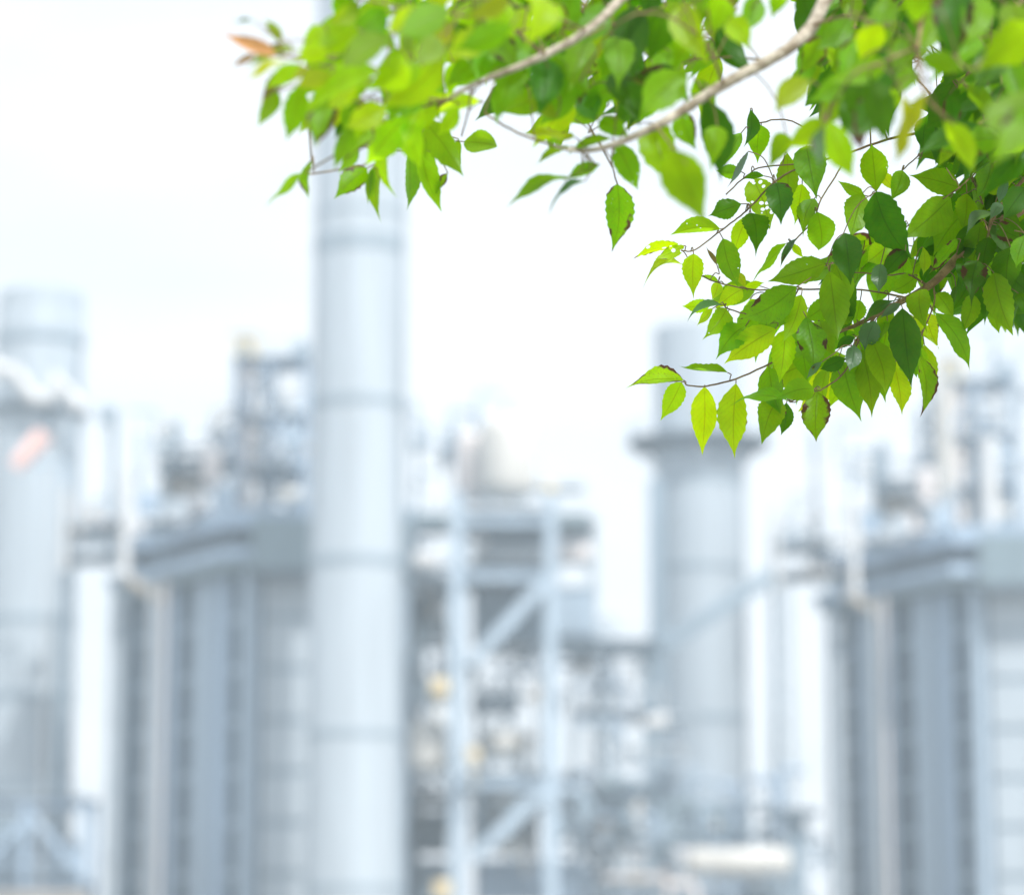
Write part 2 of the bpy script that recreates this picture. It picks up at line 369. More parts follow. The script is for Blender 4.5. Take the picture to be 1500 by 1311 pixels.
u_solo(MB().box(bx-.55, bx+.55, 184.5, 185.6, zb+.05, zb+.85).box(bx-.2, bx+.2, 184.8, 185.2, zb+.86, zb+1.3), 'control_box', M['mid'], 'grey box atop the riser frame of the {bh}', 'control box')
# safety valves: body with bonnet and outlet
for px, py, mt, lb in ((406, 684, 'dark', 'dark safety valve low in the frame on the {bh}'), (285, 748, 'rosy', 'brownish safety valve beside the beige drum of the {bh}'),
                       (352, 772, 'dark', 'dark safety valve over the eave girder of the {bh}'), (422, 640, 'pale', 'pale safety valve high in the frame on the {bh}')):
    c = W(px, py, 183.2); m = MB()
    m.lathe(c.x, 183.2, [(.3, c.z-1.2), (.3, c.z-.5), (.6, c.z-.4), (.6, c.z+.2), (.35, c.z+.3), (.35, c.z+.8), (.15, c.z+1.0)], 16)
    m.tube([(c.x+.4, 183.2, c.z-.1), (c.x+1.0, 183.2, c.z-.1)], .28, 12)
    u_solo(m, 'safety_valve', M[mt], lb, 'safety valve', 'safety valves', True)
# bank of small cladding boxes giving the cluttered roof edge
for k, (px, py, wpx, hpx, mt) in enumerate(((218, 738, 26, 34, 'casing'), (262, 745, 34, 24, 'stack'), (330, 735, 30, 44, 'pale'), (345, 706, 22, 26, 'stack'), (298, 760, 40, 14, 'dark'), (236, 770, 50, 12, 'dark'))):
    c = W(px, py, 181.5+k*.35); hw, hh = wpx*.0215, hpx*.0215
    adj = ('low grey', 'broad pale', 'tall', 'square', 'long dark', 'longest dark')[k]
    pl = ('by the stair end', 'before the beige drum', 'beside the rosy vessel', 'under the riser frame', 'over the eave gap', 'at the roof edge')[k]
    m = MB().box(c.x-hw, c.x+hw, c.y-.5, c.y+.5, c.z-hh, c.z+hh); m.box(c.x-hw*.7, c.x+hw*.7, c.y-.56, c.y-.51, c.z-hh*.7, c.z+hh*.6)
    u_solo(m, 'duct_box', M[mt], adj+' box '+pl+' on the {bh}', 'duct box', 'lagged boxes on the roofs')
# stair landing outside the slanted wall
x0, x1 = W(90, 820, 191).x, W(176, 820, 191).x
st = frame(x0, x1, 191, 194, 0, zat(748, 191), [zat(818, 191), zat(775, 191)]+[zat(y, 191) for y in ()], 'mid', 'stair landing tower standing off the outer wall of the {bh}', wd=.22, reg=True, name='stair_tower', cat='stair tower', group='stair towers')
wa = W(172, 820, 192); wb = sidept(200)+Vector((0, -1.2, zw+1.4)); th = u_thing('walkway', (wa+wb)/2, 'short walkway joining the stair landing to the {bh}', 'walkway', 'roof walkways')
MB().bar(wa, wb, 1.6, .5).build('deck', M['mid'], th); MB().bar(wa+Vector((0, -.8, 1.3)), wb+Vector((0, -.8, 1.3)), .08).build('handrail', M['pale'], th)
# downcomer pipes in front of the slanted wall
for px, y0, wpx, Y, mt, lb in ((166, 880, 20, 186, 'stack', 'pale downcomer pipe standing free beside the {bh}'), (236, 850, 7, 184.5, 'rosy', 'thin rusty pipe running down the slanted wall of the {bh}'), (219, 856, 10, 184.0, 'alu', 'bright metal pipe beside the rusty pipe of the {bh}')):
    x = W(px, 1100, Y).x; z1 = zat(y0, Y); r = wpx*px2m(Y)/2; m = MB()
    m.tube([(x, Y, 0), (x, Y, z1-.6), (x, Y, z1)], r, 14)
    for z in np.arange(3, z1-1, 4.5): m.lathe(x, Y, [(r, z-.08), (r+.1, z-.08), (r+.1, z+.08), (r, z+.08)], 14, False)
    u_solo(m, 'downcomer_pipe', M[mt], lb, 'pipe', 'pipes down the boiler walls', True)
# diagonal cable tray under the eave end
a = W(182, 845, 183); b = W(236, 878, 185); u_solo(MB().bar(a, b, .5, .6), 'cable_tray', M['tan'], 'tan sloping cable tray under the outer eave of the {bh}', 'cable tray')

UC = Vector((Lx, Yl, 0)); UD = W(1210, 890, 205); UD.z = 0; UA = R(-8.0)   # the second unit stands a little turned
def copy_tree(o, parent=None):
    c = o.copy(); col.objects.link(c)
    if parent: c.parent = parent
    for ch in o.children: copy_tree(ch, c)
    return c
for o in list(UNIT):
    c = copy_tree(o); c.location = UD+Matrix.Rotation(UA, 3, 'Z') @ (o.location-UC); c.rotation_euler.z = UA
    lb = o['label']
    c['label'] = lb.format(bh='boiler house under the leaves', tone='darker', where='under the leafy branch')
    o['label'] = lb.format(bh='boiler house by the tallest stack', tone='pale', where='behind the tallest stack')
bpy.context.view_layer.update()

# extra white stand pipe on the second unit
def gpipe(pts, r, mat, name, label, cat, group=None, flange=True):
    m = MB(); m.tube(pts, r, 14)
    a, b = Vector(pts[0]), Vector(pts[-1])
    return solo(m, name, M[mat], label, cat, group, True)
for px, y0, y1, Y, wp, mt, lb in ((1450, 640, 800, 187, 24, 'white', 'widest white riser pipe above the boiler house under the leaves'),
                              (1385, 560, 735, 192, 22, 'cream', 'cream riser pipe left of the widest white riser'),
                              (1490, 560, 760, 194, 18, 'stack', 'pale grey riser at the far end of the roof under the leaves'),
                              (1350, 600, 760, 196, 12, 'pale', 'slender pale riser beside the cream riser')):
    x = W(px, (y0+y1)/2, Y).x; z0, z1 = zat(y1, Y), zat(y0, Y)
    gpipe([(x, Y, z0), (x, Y, z0+(z1-z0)*.5), (x, Y, z1)], wp*px2m(Y)/2, mt, 'riser_pipe', lb, 'pipe', 'riser pipes')

# ------------------------------------------------------------------ middle pipe rack
def fr_px(c0, c1, ytop, lv, Y, dep, mat, label, wd, br=(), **k):
    x0, x1 = W(c0, 1000, Y).x, W(c1, 1000, Y).x
    b = [(W(p[0], p[1], Y).x, zat(p[1], Y), W(p[2], p[3], Y).x, zat(p[3], Y)) for p in br]
    return frame(x0, x1, Y, Y+dep, 0, zat(ytop, Y), [zat(v, Y) for v in lv], mat, label, wd, braces=b, **k)
fr_px(669, 808, 722, (762, 842, 1146), 172, 6, 'pale', 'braced pale blue pipe rack right beside the tallest stack', .78,
      br=((690, 972, 800, 852), (690, 1258, 800, 1156)), name='pipe_rack', cat='pipe rack', deck=True, decks=None)
fr_px(604, 668, 745, (765, 850, 1170), 186, 5, 'mid', 'darker narrow frame squeezed between tallest stack and pipe rack', .35, name='pipe_rack', cat='pipe rack',
      br=((604, 985, 668, 850), (604, 1250, 668, 1170)))
fr_px(700, 872, 770, (770, 945), 188, 6, 'stack', 'pale deck frame behind the braced pipe rack', .35, name='pipe_rack', cat='pipe rack', nx=2, br=((786, 945, 872, 850),))
fr_px(842, 950, 935, (948, 1048, 1160), 182, 5, 'mid', 'grey gantry with two dark decks left of the slimmer stack', .30, name='gantry', cat='gantry', nx=2)
x0, x1 = W(818, 945, 181).x, W(968, 945, 181).x
def slab(p0, p1, q0, q1, Y, dep, mt, name, label, cat, group=None):
    x0, x1 = W(p0, q0, Y).x, W(p1, q0, Y).x; z0, z1 = zat(q1, Y), zat(q0, Y)
    m = MB().box(x0, x1, Y, Y+dep, z0, z1); h = (z1-z0)
    n = max(2, int((x1-x0)/1.5))
    for i in range(n+1):
        xx = x0+(x1-x0)*i/n; m.box(xx-.06, xx+.06, Y-.08, Y-.002, z0+h*.08, z1-h*.08)
    return solo(m, name, M[mt], label, cat, group)
GD = 'dark walkway girders'
slab(820, 968, 937, 957, 180.5, 1.2, 'dark', 'girder', 'upper dark girder between pipe rack and slimmer stack', 'girder', GD)
slab(820, 968, 1150, 1168, 180.5, 1.2, 'dark', 'girder', 'lower dark girder between pipe rack and slimmer stack', 'girder', GD)
slab(1112, 1198, 1184, 1197, 186, 1.5, 'dark', 'girder', 'short dark girder reaching the outer wall of the boiler house', 'girder', GD)
slab(600, 660, 843, 856, 184, 1, 'dark', 'girder', 'dark girder touching the tallest stack at mid height', 'girder', GD)
slab(602, 658, 1168, 1182, 184, 1, 'dark', 'girder', 'dark girder touching the tallest stack low down', 'girder', GD)
slab(598, 662, 752, 770, 184, 1, 'teal', 'girder', 'teal girder at the head of the narrow frame', 'girder', GD)
slab(720, 862, 752, 768, 184, 3, 'teal', 'girder', 'long teal girder under the cream vessels', 'girder', GD)
slab(690, 855, 706, 716, 184, 2, 'stack', 'girder', 'thin pale girder right below the cream vessels', 'girder', GD)
# equipment inside the rack
def eq_box(p0, p1, q0, q1, Y, dep, mt, label, name='equipment_box', cat='equipment box', group='equipment boxes in the pipe rack'):
    x0, x1 = W(p0, q0, Y).x, W(p1, q0, Y).x; z0, z1 = zat(q1, Y), zat(q0, Y)
    m = MB().box(x0, x1, Y, Y+dep, z0, z1); dx, dz = x1-x0, z1-z0
    n = max(2, int(dx/.8))
    for i in range(n): m.box(x0+dx*(i+.15)/n, x0+dx*(i+.85)/n, Y-.12, Y-.003, z0+dz*.1, z1-dz*.1)
    m.box(x0-.08, x1+.08, Y-.2, Y+dep+.08, z1+.002, z1+.12)
    return solo(m, name, M[mt], label, cat, group)
eq_box(692, 800, 862, 938, 180, 3, 'mid', 'dark ribbed box behind the upper diagonal brace')
eq_box(690, 790, 1158, 1246, 180, 3, 'mid', 'grey ribbed box behind the lower diagonal brace')
eq_box(604, 655, 872, 942, 188, 3, 'teal', 'teal box in the narrow frame beside the tallest stack')
eq_box(604, 655, 1190, 1248, 188, 3, 'teal', 'teal box low in the narrow frame')
eq_box(606, 650, 1000, 1030, 188, 2, 'mid', 'grey box over the cream cone in the narrow frame')
eq_box(815, 870, 862, 930, 186, 3, 'pale', 'pale blue box at the right end of the upper deck')
eq_box(702, 860, 1262, 1320, 182, 3, 'casing', 'long pale box at the foot of the pipe rack')
eq_box(604, 655, 1262, 1330, 184, 3, 'mid', 'grey box at the foot of the narrow frame')
drum(700, 800, 806, 180, 46, 'white', 'big white horizontal tank on the top deck of the pipe rack', 'tank', 'horizontal_tank', False, 'tanks in the pipe rack', zb=zat(834, 180))
drum(812, 868, 812, 186, 30, 'rosy', 'pale rosy tank at the right end of the top deck', 'tank', 'horizontal_tank', False, 'tanks in the pipe rack', zb=zat(834, 186))
drum(602, 644, 824, 182, 36, 'white', 'short white tank half hidden by the tallest stack', 'tank', 'horizontal_tank', False, 'tanks in the pipe rack', zb=zat(845, 182))
drum(700, 775, 1092, 182, 46, 'cream', 'cream tank above the lower deck of the pipe rack', 'tank', 'horizontal_tank', False, 'tanks in the pipe rack', zb=zat(1135, 182))
drum(690, 760, 1030, 186, 36, 'stack', 'pale grey tank in the middle of the pipe rack', 'tank', 'horizontal_tank', False, 'tanks in the pipe rack', zb=zat(1055, 186))
vessel(742, 608, 745, 182, 86, 'cream', 'large cream upright vessel on top of the pipe rack', 'pressure vessel', reg=False, group='cream vessels')
vessel(694, 632, 745, 184, 56, 'rosy', 'duller rosy vessel leaning over the left of the large cream one', 'pressure vessel', reg=False, group='cream vessels')
vessel(628, 1050, 1142, 180, 58, 'cream', 'cream domed vessel between tallest stack and pipe rack', 'pressure vessel', reg=False, group='cream vessels')
vessel(748, 1222, 1262, 178, 28, 'cream', 'small cream vessel under the lower diagonal brace', 'pressure vessel', reg=False, group='cream vessels')
def lampbox(px, py, Y, s, mt, label, name, cat, group=None):
    c = W(px, py, Y); m = MB().box(c.x-s, c.x+s, Y-.3, Y+.3, c.z-s, c.z+s)
    m.box(c.x-s*.6, c.x+s*.6, Y-.4, Y-.303, c.z-s*.6, c.z+s*.6); m.bar((c.x, Y, c.z-s-1.6), (c.x, Y, c.z-s), .1)
    return solo(m, name, M[mt], label, cat, group)
lampbox(644, 1006, 170, .5, 'ochre', 'ochre valve box beside the left column of the pipe rack', 'valve_box', 'valve box', 'ochre valve boxes')
lampbox(694, 1105, 170, .35, 'ochre', 'small ochre valve box in front of the cream tank', 'valve_box', 'valve box', 'ochre valve boxes')
lampbox(648, 1302, 170, .5, 'ochre', 'lowest ochre valve box at the foot of the pipe rack', 'valve_box', 'valve box', 'ochre valve boxes')
lampbox(806, 715, 182, .35, 'ochre', 'highest ochre valve box by the large cream vessel', 'valve_box', 'valve box', 'ochre valve boxes')
lampbox(611, 650, 182, .45, 'mid', 'grey box alone in the sky beside the tallest stack', 'valve_box', 'valve box')
lampbox(157, 608, 190, .5, 'mid', 'grey lamp housing on the mast between wide-capped stack and boiler house', 'lamp_housing', 'lamp housing')
# support mast for it
x = W(611, 660, 182.0).x; gpipe([(x, 182.6, zat(765, 182.6)), (x, 182.6, zat(700, 182.6)), (x, 182.6, zat(655, 182.6))], .12, 'mid', 'mast', 'thin mast under the lone grey box', 'mast')
# random plain pipes threading the rack: every pipe is a thing
pr = random.Random(3)
adjs = ['straight', 'kinked', 'lagged', 'slim', 'stout', 'upright', 'dull', 'clean', 'cross-running', 'low-slung']
def rackpipes(n, pxr, pyr, Yr, rr, place, mats):
    th = thing('pipe_bundle', W((pxr[0]+pxr[1])/2, pyr[1], (Yr[0]+Yr[1])/2), 'tangle of mixed pipes '+place, 'pipework', 'pipework bundles')
    for i in range(n):
        Y = pr.uniform(*Yr); mt = pr.choice(mats); r = pr.uniform(*rr)
        px, py = pr.uniform(*pxr), pr.uniform(*pyr); c = W(px, py, Y)
        L = pr.uniform(1.5, 4.5)
        if pr.random() < .5: pts = [c, c+Vector((0, 0, L))]; pts += [pts[-1]+Vector((pr.choice((-1, 1))*pr.uniform(.8, 2.2), 0, .0))]
        else: pts = [c, c+Vector((L, 0, 0))]; pts += [pts[-1]+Vector((0, 0, -pr.uniform(.8, 2.2)))]
        a, b, d = pts; q = min(.3, r*2)
        pl = [a, b+(a-b).normalized()*q, b+(a-b).normalized()*q*.3+(d-b).normalized()*q*.3, b+(d-b).normalized()*q, d]
        MB().tube(pl, r, 10).build('pipe', M[mt], th, True)
        if pr.random() < .5:
            e = a.lerp(b, .5); v = MB(); v.tube([e-(b-a).normalized()*.25, e+(b-a).normalized()*.25], r*2, 10)
            v.bar(e, e+Vector((0, -r*4.5, 0)), .08); v.tube([e+Vector((0, -r*4.5, 0)), e+Vector((0, -r*4.5-.06, 0))], r*2.2, 12)
            v.build('valve', M[pr.choice(('mid', 'dark', 'mid', 'tan'))], th, True)
    return th
rackpipes(12, (690, 860), (950, 1060), (178, 190), (.1, .26), 'in the middle bay of the pipe rack', ('pale', 'stack', 'white', 'mid', 'casing'))
rackpipes(16, (600, 665), (790, 1290), (183, 192), (.12, .3), 'filling the narrow frame beside the tallest stack', ('mid', 'stack', 'tan', 'casing', 'pale'))
rackpipes(40, (815, 985), (1185, 1320), (178, 192), (.14, .34), 'under the lower dark girder', ('mid', 'pale', 'casing', 'teal', 'stack', 'rosy'))
rackpipes(16, (825, 945), (975, 1140), (184, 196), (.07, .14), 'between the two dark girders', ('stack', 'white', 'pale'))
rackpipes(26, (985, 1165), (1205, 1320), (188, 200), (.14, .34), 'around the foot of the slimmer stack', ('mid', 'pale', 'casing', 'stack'))
rackpipes(9, (690, 800), (1160, 1300), (176, 182), (.1, .24), 'behind the lower diagonal brace', ('stack', 'tan', 'mid', 'pale'))
rackpipes(8, (690, 800), (780, 930), (176, 182), (.08, .22), 'behind the upper diagonal brace', ('stack', 'cream', 'mid', 'pale'))
rackpipes(14, (600, 700), (655, 745), (184, 190), (.1, .22), 'at the head of the narrow frame', ('stack', 'white', 'pale'))
rackpipes(20, (205, 440), (640, 735), (184, 190), (.08, .2), 'among the roof equipment by the tallest stack', ('stack', 'tan', 'mid', 'pale', 'cream'))
rackpipes(26, (1215, 1500), (640, 770), (193, 200), (.08, .2), 'among the roof equipment under the leaves', ('stack', 'tan', 'mid', 'pale', 'cream'))
rackpipes(10, (85, 175), (740, 815), (190, 194), (.08, .18), 'on the stair landing between the two stacks', ('stack', 'rosy', 'mid', 'pale'))
rackpipes(12, (1120, 1200), (765, 845), (199, 203), (.08, .18), 'on the stair landing right of the slimmer stack', ('stack', 'rosy', 'mid', 'tan'))
rackpipes(16, (1330, 1500), (560, 660), (193, 200), (.07, .15), 'high over the roof under the leaves', ('stack', 'rosy', 'mid', 'pale'))

# cream duct low right, big block buildings at the foot
drum(1004, 1160, 1262, 184, 40, 'cream', 'long cream duct lying low before the slimmer stack', 'duct', 'horizontal_duct', False, zb=zat(1300, 184))
eq_box(985, 1100, 1190, 1330, 198, 8, 'casing', 'pale lower building around the foot of the slimmer stack', 'plant_building', 'building', 'low plant buildings')
eq_box(1100, 1178, 1296, 1340, 186, 5, 'mid', 'grey low building right of the cream duct', 'plant_building', 'building', 'low plant buildings')
eq_box(820, 985, 1272, 1340, 193, 6, 'pale', 'pale blue low building under the dark girders', 'plant_building', 'building', 'low plant buildings')
eq_box(1152, 1180, 1196, 1340, 187, 2, 'mid', 'narrow grey shaft carrying the short dark girder', 'plant_building', 'shaft', 'low plant buildings')
# grey strip added for the slimmer stack's shadow side and ladder
slab(952, 974, 700, 1330, 199, 2.5, 'mid', 'shade_strip', 'tall grey strip for the shadow side and ladder of the slimmer stack', 'shade strip')
# sloping conveyor-like conduit
a = W(965, 952, 190); b = W(1132, 842, 190); th = thing('conduit_bridge', (a+b)/2, 'pale sloping conduit crossing the slimmer stack', 'conduit')
MB().bar(a, b, .8, .9).build('conduit', M['mid'], th)
MB().bar(a+Vector((0, 0, .9)), b+Vector((0, 0, .9)), .08).build('handrail', M['pale'], th)
for f in (.1, .3, .5, .7, .9): p = a.lerp(b, f); MB().bar(p+Vector((0, 0, .2)), p+Vector((0, 0, .9)), .07).build('post', M['pale'], th)
# pale white floodlight tube and the pink lozenge of an out-of-focus streak
a = W(945, 1060, 178); b = W(978, 1054, 178); th = thing('floodlight', a, 'white lamp head poking out beside the slimmer stack', 'floodlight')
MB().tube([a, a.lerp(b, .5), b], [.3, .5, .5], 14).build('lamp_head', M['white'], th, True)
MB().bar(a+Vector((0, .3, 0)), a+Vector((0, 2.4, -.1)), .1).build('arm', M['mid'], th)
a = W(22, 684, 172); b = W(66, 636, 172); th = thing('lozenge', (a.x, 172, 0), 'pale pink windsock for an out-of-focus streak before the stack with the wide cap', 'lozenge')  # pink solid added to stand for an out-of-focus streak
MB().tube([b+(a-b)*f for f in (0, .3, .7, 1)], [.62, .60, .52, .42], 16, True).build('lozenge_body', M['pink'], th, True)
MB().tube([(b.x+.45, 172, 0), (b.x+.45, 172, b.z-2), (b.x+.45, 172, b.z+.6)], [.05, .035, .02], 8).build('pole', M['white'], th)
MB().bar(b, (b.x+.45, 172, b.z), .05).build('lozenge_arm', M['white'], th)
# white tube added for the bright zig-zag of sunlit railing on the platform
YY = 200.6; pts = [(-15, 536), (22, 545), (50, 585), (72, 586), (84, 552), (98, 572), (118, 600)]
m = MB(); m.tube([W(p, q, YY) for p, q in pts], .55, 14)
solo(m, 'sunlit_zigzag', M['white'], 'white zig-zag tube for sunlit railing on the platform of the wide-capped stack', 'pipe', smooth=True)

# far pale latticework right of the slimmer stack
def lattice(px, wpx, y0, y1, Y, label, mat='stack'):
    x = W(px, 1000, Y).x; h = wpx*px2m(Y)/2; z1, z0 = zat(y0, Y), 0
    th = thing('lattice_tower', (x, Y, 0), label, 'lattice tower', 'far lattice towers'); n = 12
    for sx in (-1, 1):
        for sy in (-1, 1): MB().bar((x+sx*h, Y+sy*h, z0), (x+sx*h*.7, Y+sy*h*.7, z1), .28).build('leg', M[mat], th)
    for i in range(n):
        m = MB(); za, zb = z0+(z1-z0)*i/n, z0+(z1-z0)*(i+1)/n; k = h*(1-.3*i/n); k2 = h*(1-.3*(i+1)/n)
        for sy in (-1, 1):
            m.bar((x-k, Y+sy*k, za), (x+k2, Y+sy*k2, zb), .16); m.bar((x+k, Y+sy*k, za), (x-k2, Y+sy*k2, zb), .16); m.bar((x-k2, Y+sy*k2, zb), (x+k2, Y+sy*k2, zb), .2)
        for sx in (-1, 1): m.bar((x+sx*k2, Y-k2, zb), (x+sx*k2, Y+k2, zb), .2); m.bar((x+sx*k, Y-k, za), (x+sx*k2, Y+k2, zb), .14)
        m.build('lacing', M[mat], th)
    return th
lattice(1146, 34, 850, 1180, 300, 'faint lattice tower in the bright gap right of the slimmer stack')
lattice(890, 26, 905, 1180, 320, 'faint lattice tower seen through the gantry')
# low frame bottom-left
x0, x1 = W(-40, 1200, 176).x, W(128, 1200, 176).x
fr_px(-40, 128, 1168, (1176, 1300), 176, 5, 'casing', 'low braced frame at the foot of the wide-capped stack', .42, nx=2, br=((-40, 1290, 44, 1190), (128, 1290, 44, 1190)))
drum(-30, 122, 1262, 180, 64, 'pale', 'blue-grey duct inside the low braced frame', 'duct', 'horizontal_duct', False, zb=zat(1305, 180))
eq_box(-40, 60, 1195, 1228, 186, 3, 'mid', 'grey box over the blue-grey duct in the low frame')
solo(MB().box(W(-60, 1311, 172).x, W(128, 1311, 172).x, 172, 173, zat(1330, 172), zat(1305, 172)).box(W(-60, 1311, 172).x, W(128, 1311, 172).x, 171.8, 171.99, zat(1312, 172), zat(1308, 172)), 'pipe_sleeper', M['tan'], 'tan sleeper beam along the bottom of the low frame', 'beam')

# ------------------------------------------------------------------ the tree
def leafmat():
    m, t, b = newmat('leaf'); t.nodes.remove(b); N = t.nodes.new; L = t.links.new
    o = t.nodes['Material Output']
    uv = N('ShaderNodeUVMap'); uv.uv_map = 'UVMap'; sp = N('ShaderNodeSeparateXYZ'); L(uv.outputs[0], sp.inputs[0])
    at = N('ShaderNodeAttribute'); at.attribute_name = 'tint'; au = N('ShaderNodeAttribute'); au.attribute_name = 'aux'
    as_ = N('ShaderNodeSeparateColor'); L(au.outputs['Color'], as_.inputs[0])
    def mth(op, a, b=None, c=None):
        n = N('ShaderNodeMath'); n.operation = op
        for i, v in enumerate((a, b, c)):
            if v is None: continue
            if isinstance(v, (int, float)): n.inputs[i].default_value = v
            else: L(v, n.inputs[i])
        return n.outputs[0]
    ax = mth('ABSOLUTE', mth('SUBTRACT', sp.outputs['X'], .5))              # 0 at the midrib .. .5 at the edge
    # side veins: curve toward the tip
    ph = mth('MULTIPLY', mth('SUBTRACT', sp.outputs['Y'], mth('MULTIPLY', mth('POWER', ax, .85), .42)), 11.0)
    fr = mth('ABSOLUTE', mth('SUBTRACT', mth('FRACT', ph), .5))
    vein = mth('SUBTRACT', 1.0, mth('MINIMUM', mth('MULTIPLY', fr, 9.0), 1.0))
    rib = mth('SUBTRACT', 1.0, mth('MINIMUM', mth('MULTIPLY', ax, 30.0), 1.0))
    vv = mth('MAXIMUM', mth('MULTIPLY', vein, .32), rib)
    geo = N('ShaderNodeTexCoord'); n1 = N('ShaderNodeTexNoise'); n1.inputs['Scale'].default_value = 45; n1.inputs['Detail'].default_value = 4
    L(geo.outputs['Object'], n1.inputs['Vector'])
    n2 = N('ShaderNodeTexNoise'); n2.inputs['Scale'].default_value = 190; n2.inputs['Detail'].default_value = 2; L(geo.outputs['Object'], n2.inputs['Vector'])
    n3 = N('ShaderNodeTexNoise'); n3.inputs['Scale'].default_value = 900; L(geo.outputs['Object'], n3.inputs['Vector'])
    # mottled tint
    hs = N('ShaderNodeHueSaturation'); L(at.outputs['Color'], hs.inputs['Color'])
    L(mth('ADD', .72, mth('MULTIPLY', n1.outputs['Fac'], .56)), hs.inputs['Value'])
    L(mth('ADD', .485, mth('MULTIPLY', n2.outputs['Fac'], .03)), hs.inputs['Hue'])
    mv = N('ShaderNodeMix'); mv.data_type = 'RGBA'; L(hs.outputs[0], mv.inputs['A'])
    dk = N('ShaderNodeMix'); dk.data_type = 'RGBA'; dk.blend_type = 'MULTIPLY'; dk.inputs['Factor'].default_value = 1; L(hs.outputs[0], dk.inputs['A']); dk.inputs['B'].default_value = (.62, .50, .6, 1)
    L(dk.outputs['Result'], mv.inputs['B']); L(mth('MULTIPLY', vv, .75), mv.inputs['Factor'])
    # brown damage: creeping in from the edge where aux.r is high, plus small specks
    edge = mth('MULTIPLY', mth('MAXIMUM', ax, mth('MULTIPLY', mth('SUBTRACT', sp.outputs['Y'], .5), .95)), 2.0)
    dmg = mth('ADD', mth('ADD', mth('MULTIPLY', as_.outputs[0], .62), mth('MULTIPLY', edge, .34)), mth('MULTIPLY', mth('SUBTRACT', n1.outputs['Fac'], .5), 1.0))
    dmask = mth('MINIMUM', mth('MAXIMUM', mth('MULTIPLY', mth('SUBTRACT', dmg, .74), 14), 0), 1)
    spk = mth('MINIMUM', mth('MAXIMUM', mth('MULTIPLY', mth('SUBTRACT', mth('ADD', n3.outputs['Fac'], mth('MULTIPLY', as_.outputs[0], .12)), .74), 20), 0), .85)
    dm = mth('MAXIMUM', dmask, spk)
    mb = N('ShaderNodeMix'); mb.data_type = 'RGBA'; L(mv.outputs['Result'], mb.inputs['A']); mb.inputs['B'].default_value = (.16, .07, .03, 1); L(dm, mb.inputs['Factor'])
    df = N('ShaderNodeBsdfDiffuse'); tr = N('ShaderNodeBsdfTranslucent'); gl = N('ShaderNodeBsdfGlossy'); gl.inputs['Roughness'].default_value = .42
    gl.inputs['Color'].default_value = (.9, .95, 1, 1)
    rf = N('ShaderNodeMix'); rf.data_type = 'RGBA'; rf.blend_type = 'MULTIPLY'; rf.inputs['Factor'].default_value = 1; L(mb.outputs['Result'], rf.inputs['A']); rf.inputs['B'].default_value = (.42, .55, .8, 1)
    L(rf.outputs['Result'], df.inputs['Color']); L(mb.outputs['Result'], tr.inputs['Color'])
    bp = N('ShaderNodeBump'); bp.inputs['Strength'].default_value = .5; bp.inputs['Distance'].default_value = .0012
    L(mth('SUBTRACT', n2.outputs['Fac'], vv), bp.inputs['Height'])
    for q in (df, gl): L(bp.outputs[0], q.inputs['Normal'])
    m1 = N('ShaderNodeMixShader'); m1.inputs[0].default_value = .74; L(df.outputs[0], m1.inputs[1]); L(tr.outputs[0], m1.inputs[2])
    fs = N('ShaderNodeLayerWeight'); fs.inputs['Blend'].default_value = .5; fz = mth('POWER', fs.outputs['Facing'], 3.0)
    m2 = N('ShaderNodeMixShader'); L(mth('ADD', mth('ADD', .012, mth('MULTIPLY', fz, .13)), mth('MULTIPLY', mth('GREATER_THAN', as_.outputs[1], .95), .05)), m2.inputs[0]); L(m1.outputs[0], m2.inputs[1]); L(gl.outputs[0], m2.inputs[2])
    # holes eaten out where aux.b is high
    vo = N('ShaderNodeTexVoronoi'); vo.inputs['Scale'].default_value = 95; L(geo.outputs['Object'], vo.inputs['Vector'])
    hole = mth('LESS_THAN', vo.outputs['Distance'], mth('MULTIPLY', as_.outputs[2], .30))
    tp = N('ShaderNodeBsdfTransparent'); m3 = N('ShaderNodeMixShader'); L(hole, m3.inputs[0]); L(m2.outputs[0], m3.inputs[1]); L(tp.outputs[0], m3.inputs[2])
    L(m3.outputs[0], o.inputs['Surface'])
    return m
LEAF = leafmat()
def barkmat(name, c0, c1):
    m, t, b = newmat(name)
    tc = t.nodes.new('ShaderNodeTexCoord'); n = t.nodes.new('ShaderNodeTexNoise'); n.inputs['Scale'].default_value = 55; n.inputs['Detail'].default_value = 10; n.inputs['Roughness'].default_value = .7
    r = t.nodes.new('ShaderNodeValToRGB'); r.color_ramp.elements[0].color = (*c0, 1); r.color_ramp.elements[1].color = (*c1, 1)
    r.color_ramp.elements[0].position = .42; r.color_ramp.elements[1].position = .6
    t.links.new(tc.outputs['Object'], n.inputs['Vector']); t.links.new(n.outputs[0], r.inputs[0]); t.links.new(r.outputs[0], b.inputs['Base Color'])
    bp = t.nodes.new('ShaderNodeBump'); bp.inputs['Strength'].default_value = .6; bp.inputs['Distance'].default_value = .002
    t.links.new(n.outputs[0], bp.inputs['Height']); t.links.new(bp.outputs[0], b.inputs['Normal']); b.inputs['Roughness'].default_value = .85
    return m
BARK = barkmat('pale_bark', (.26, .21, .15), (.66, .59, .50)); TWIG = barkmat('twig_bark', (.16, .11, .05), (.30, .21, .10)); PETX = barkmat('petiole', (.12, .10, .03), (.24, .16, .05))

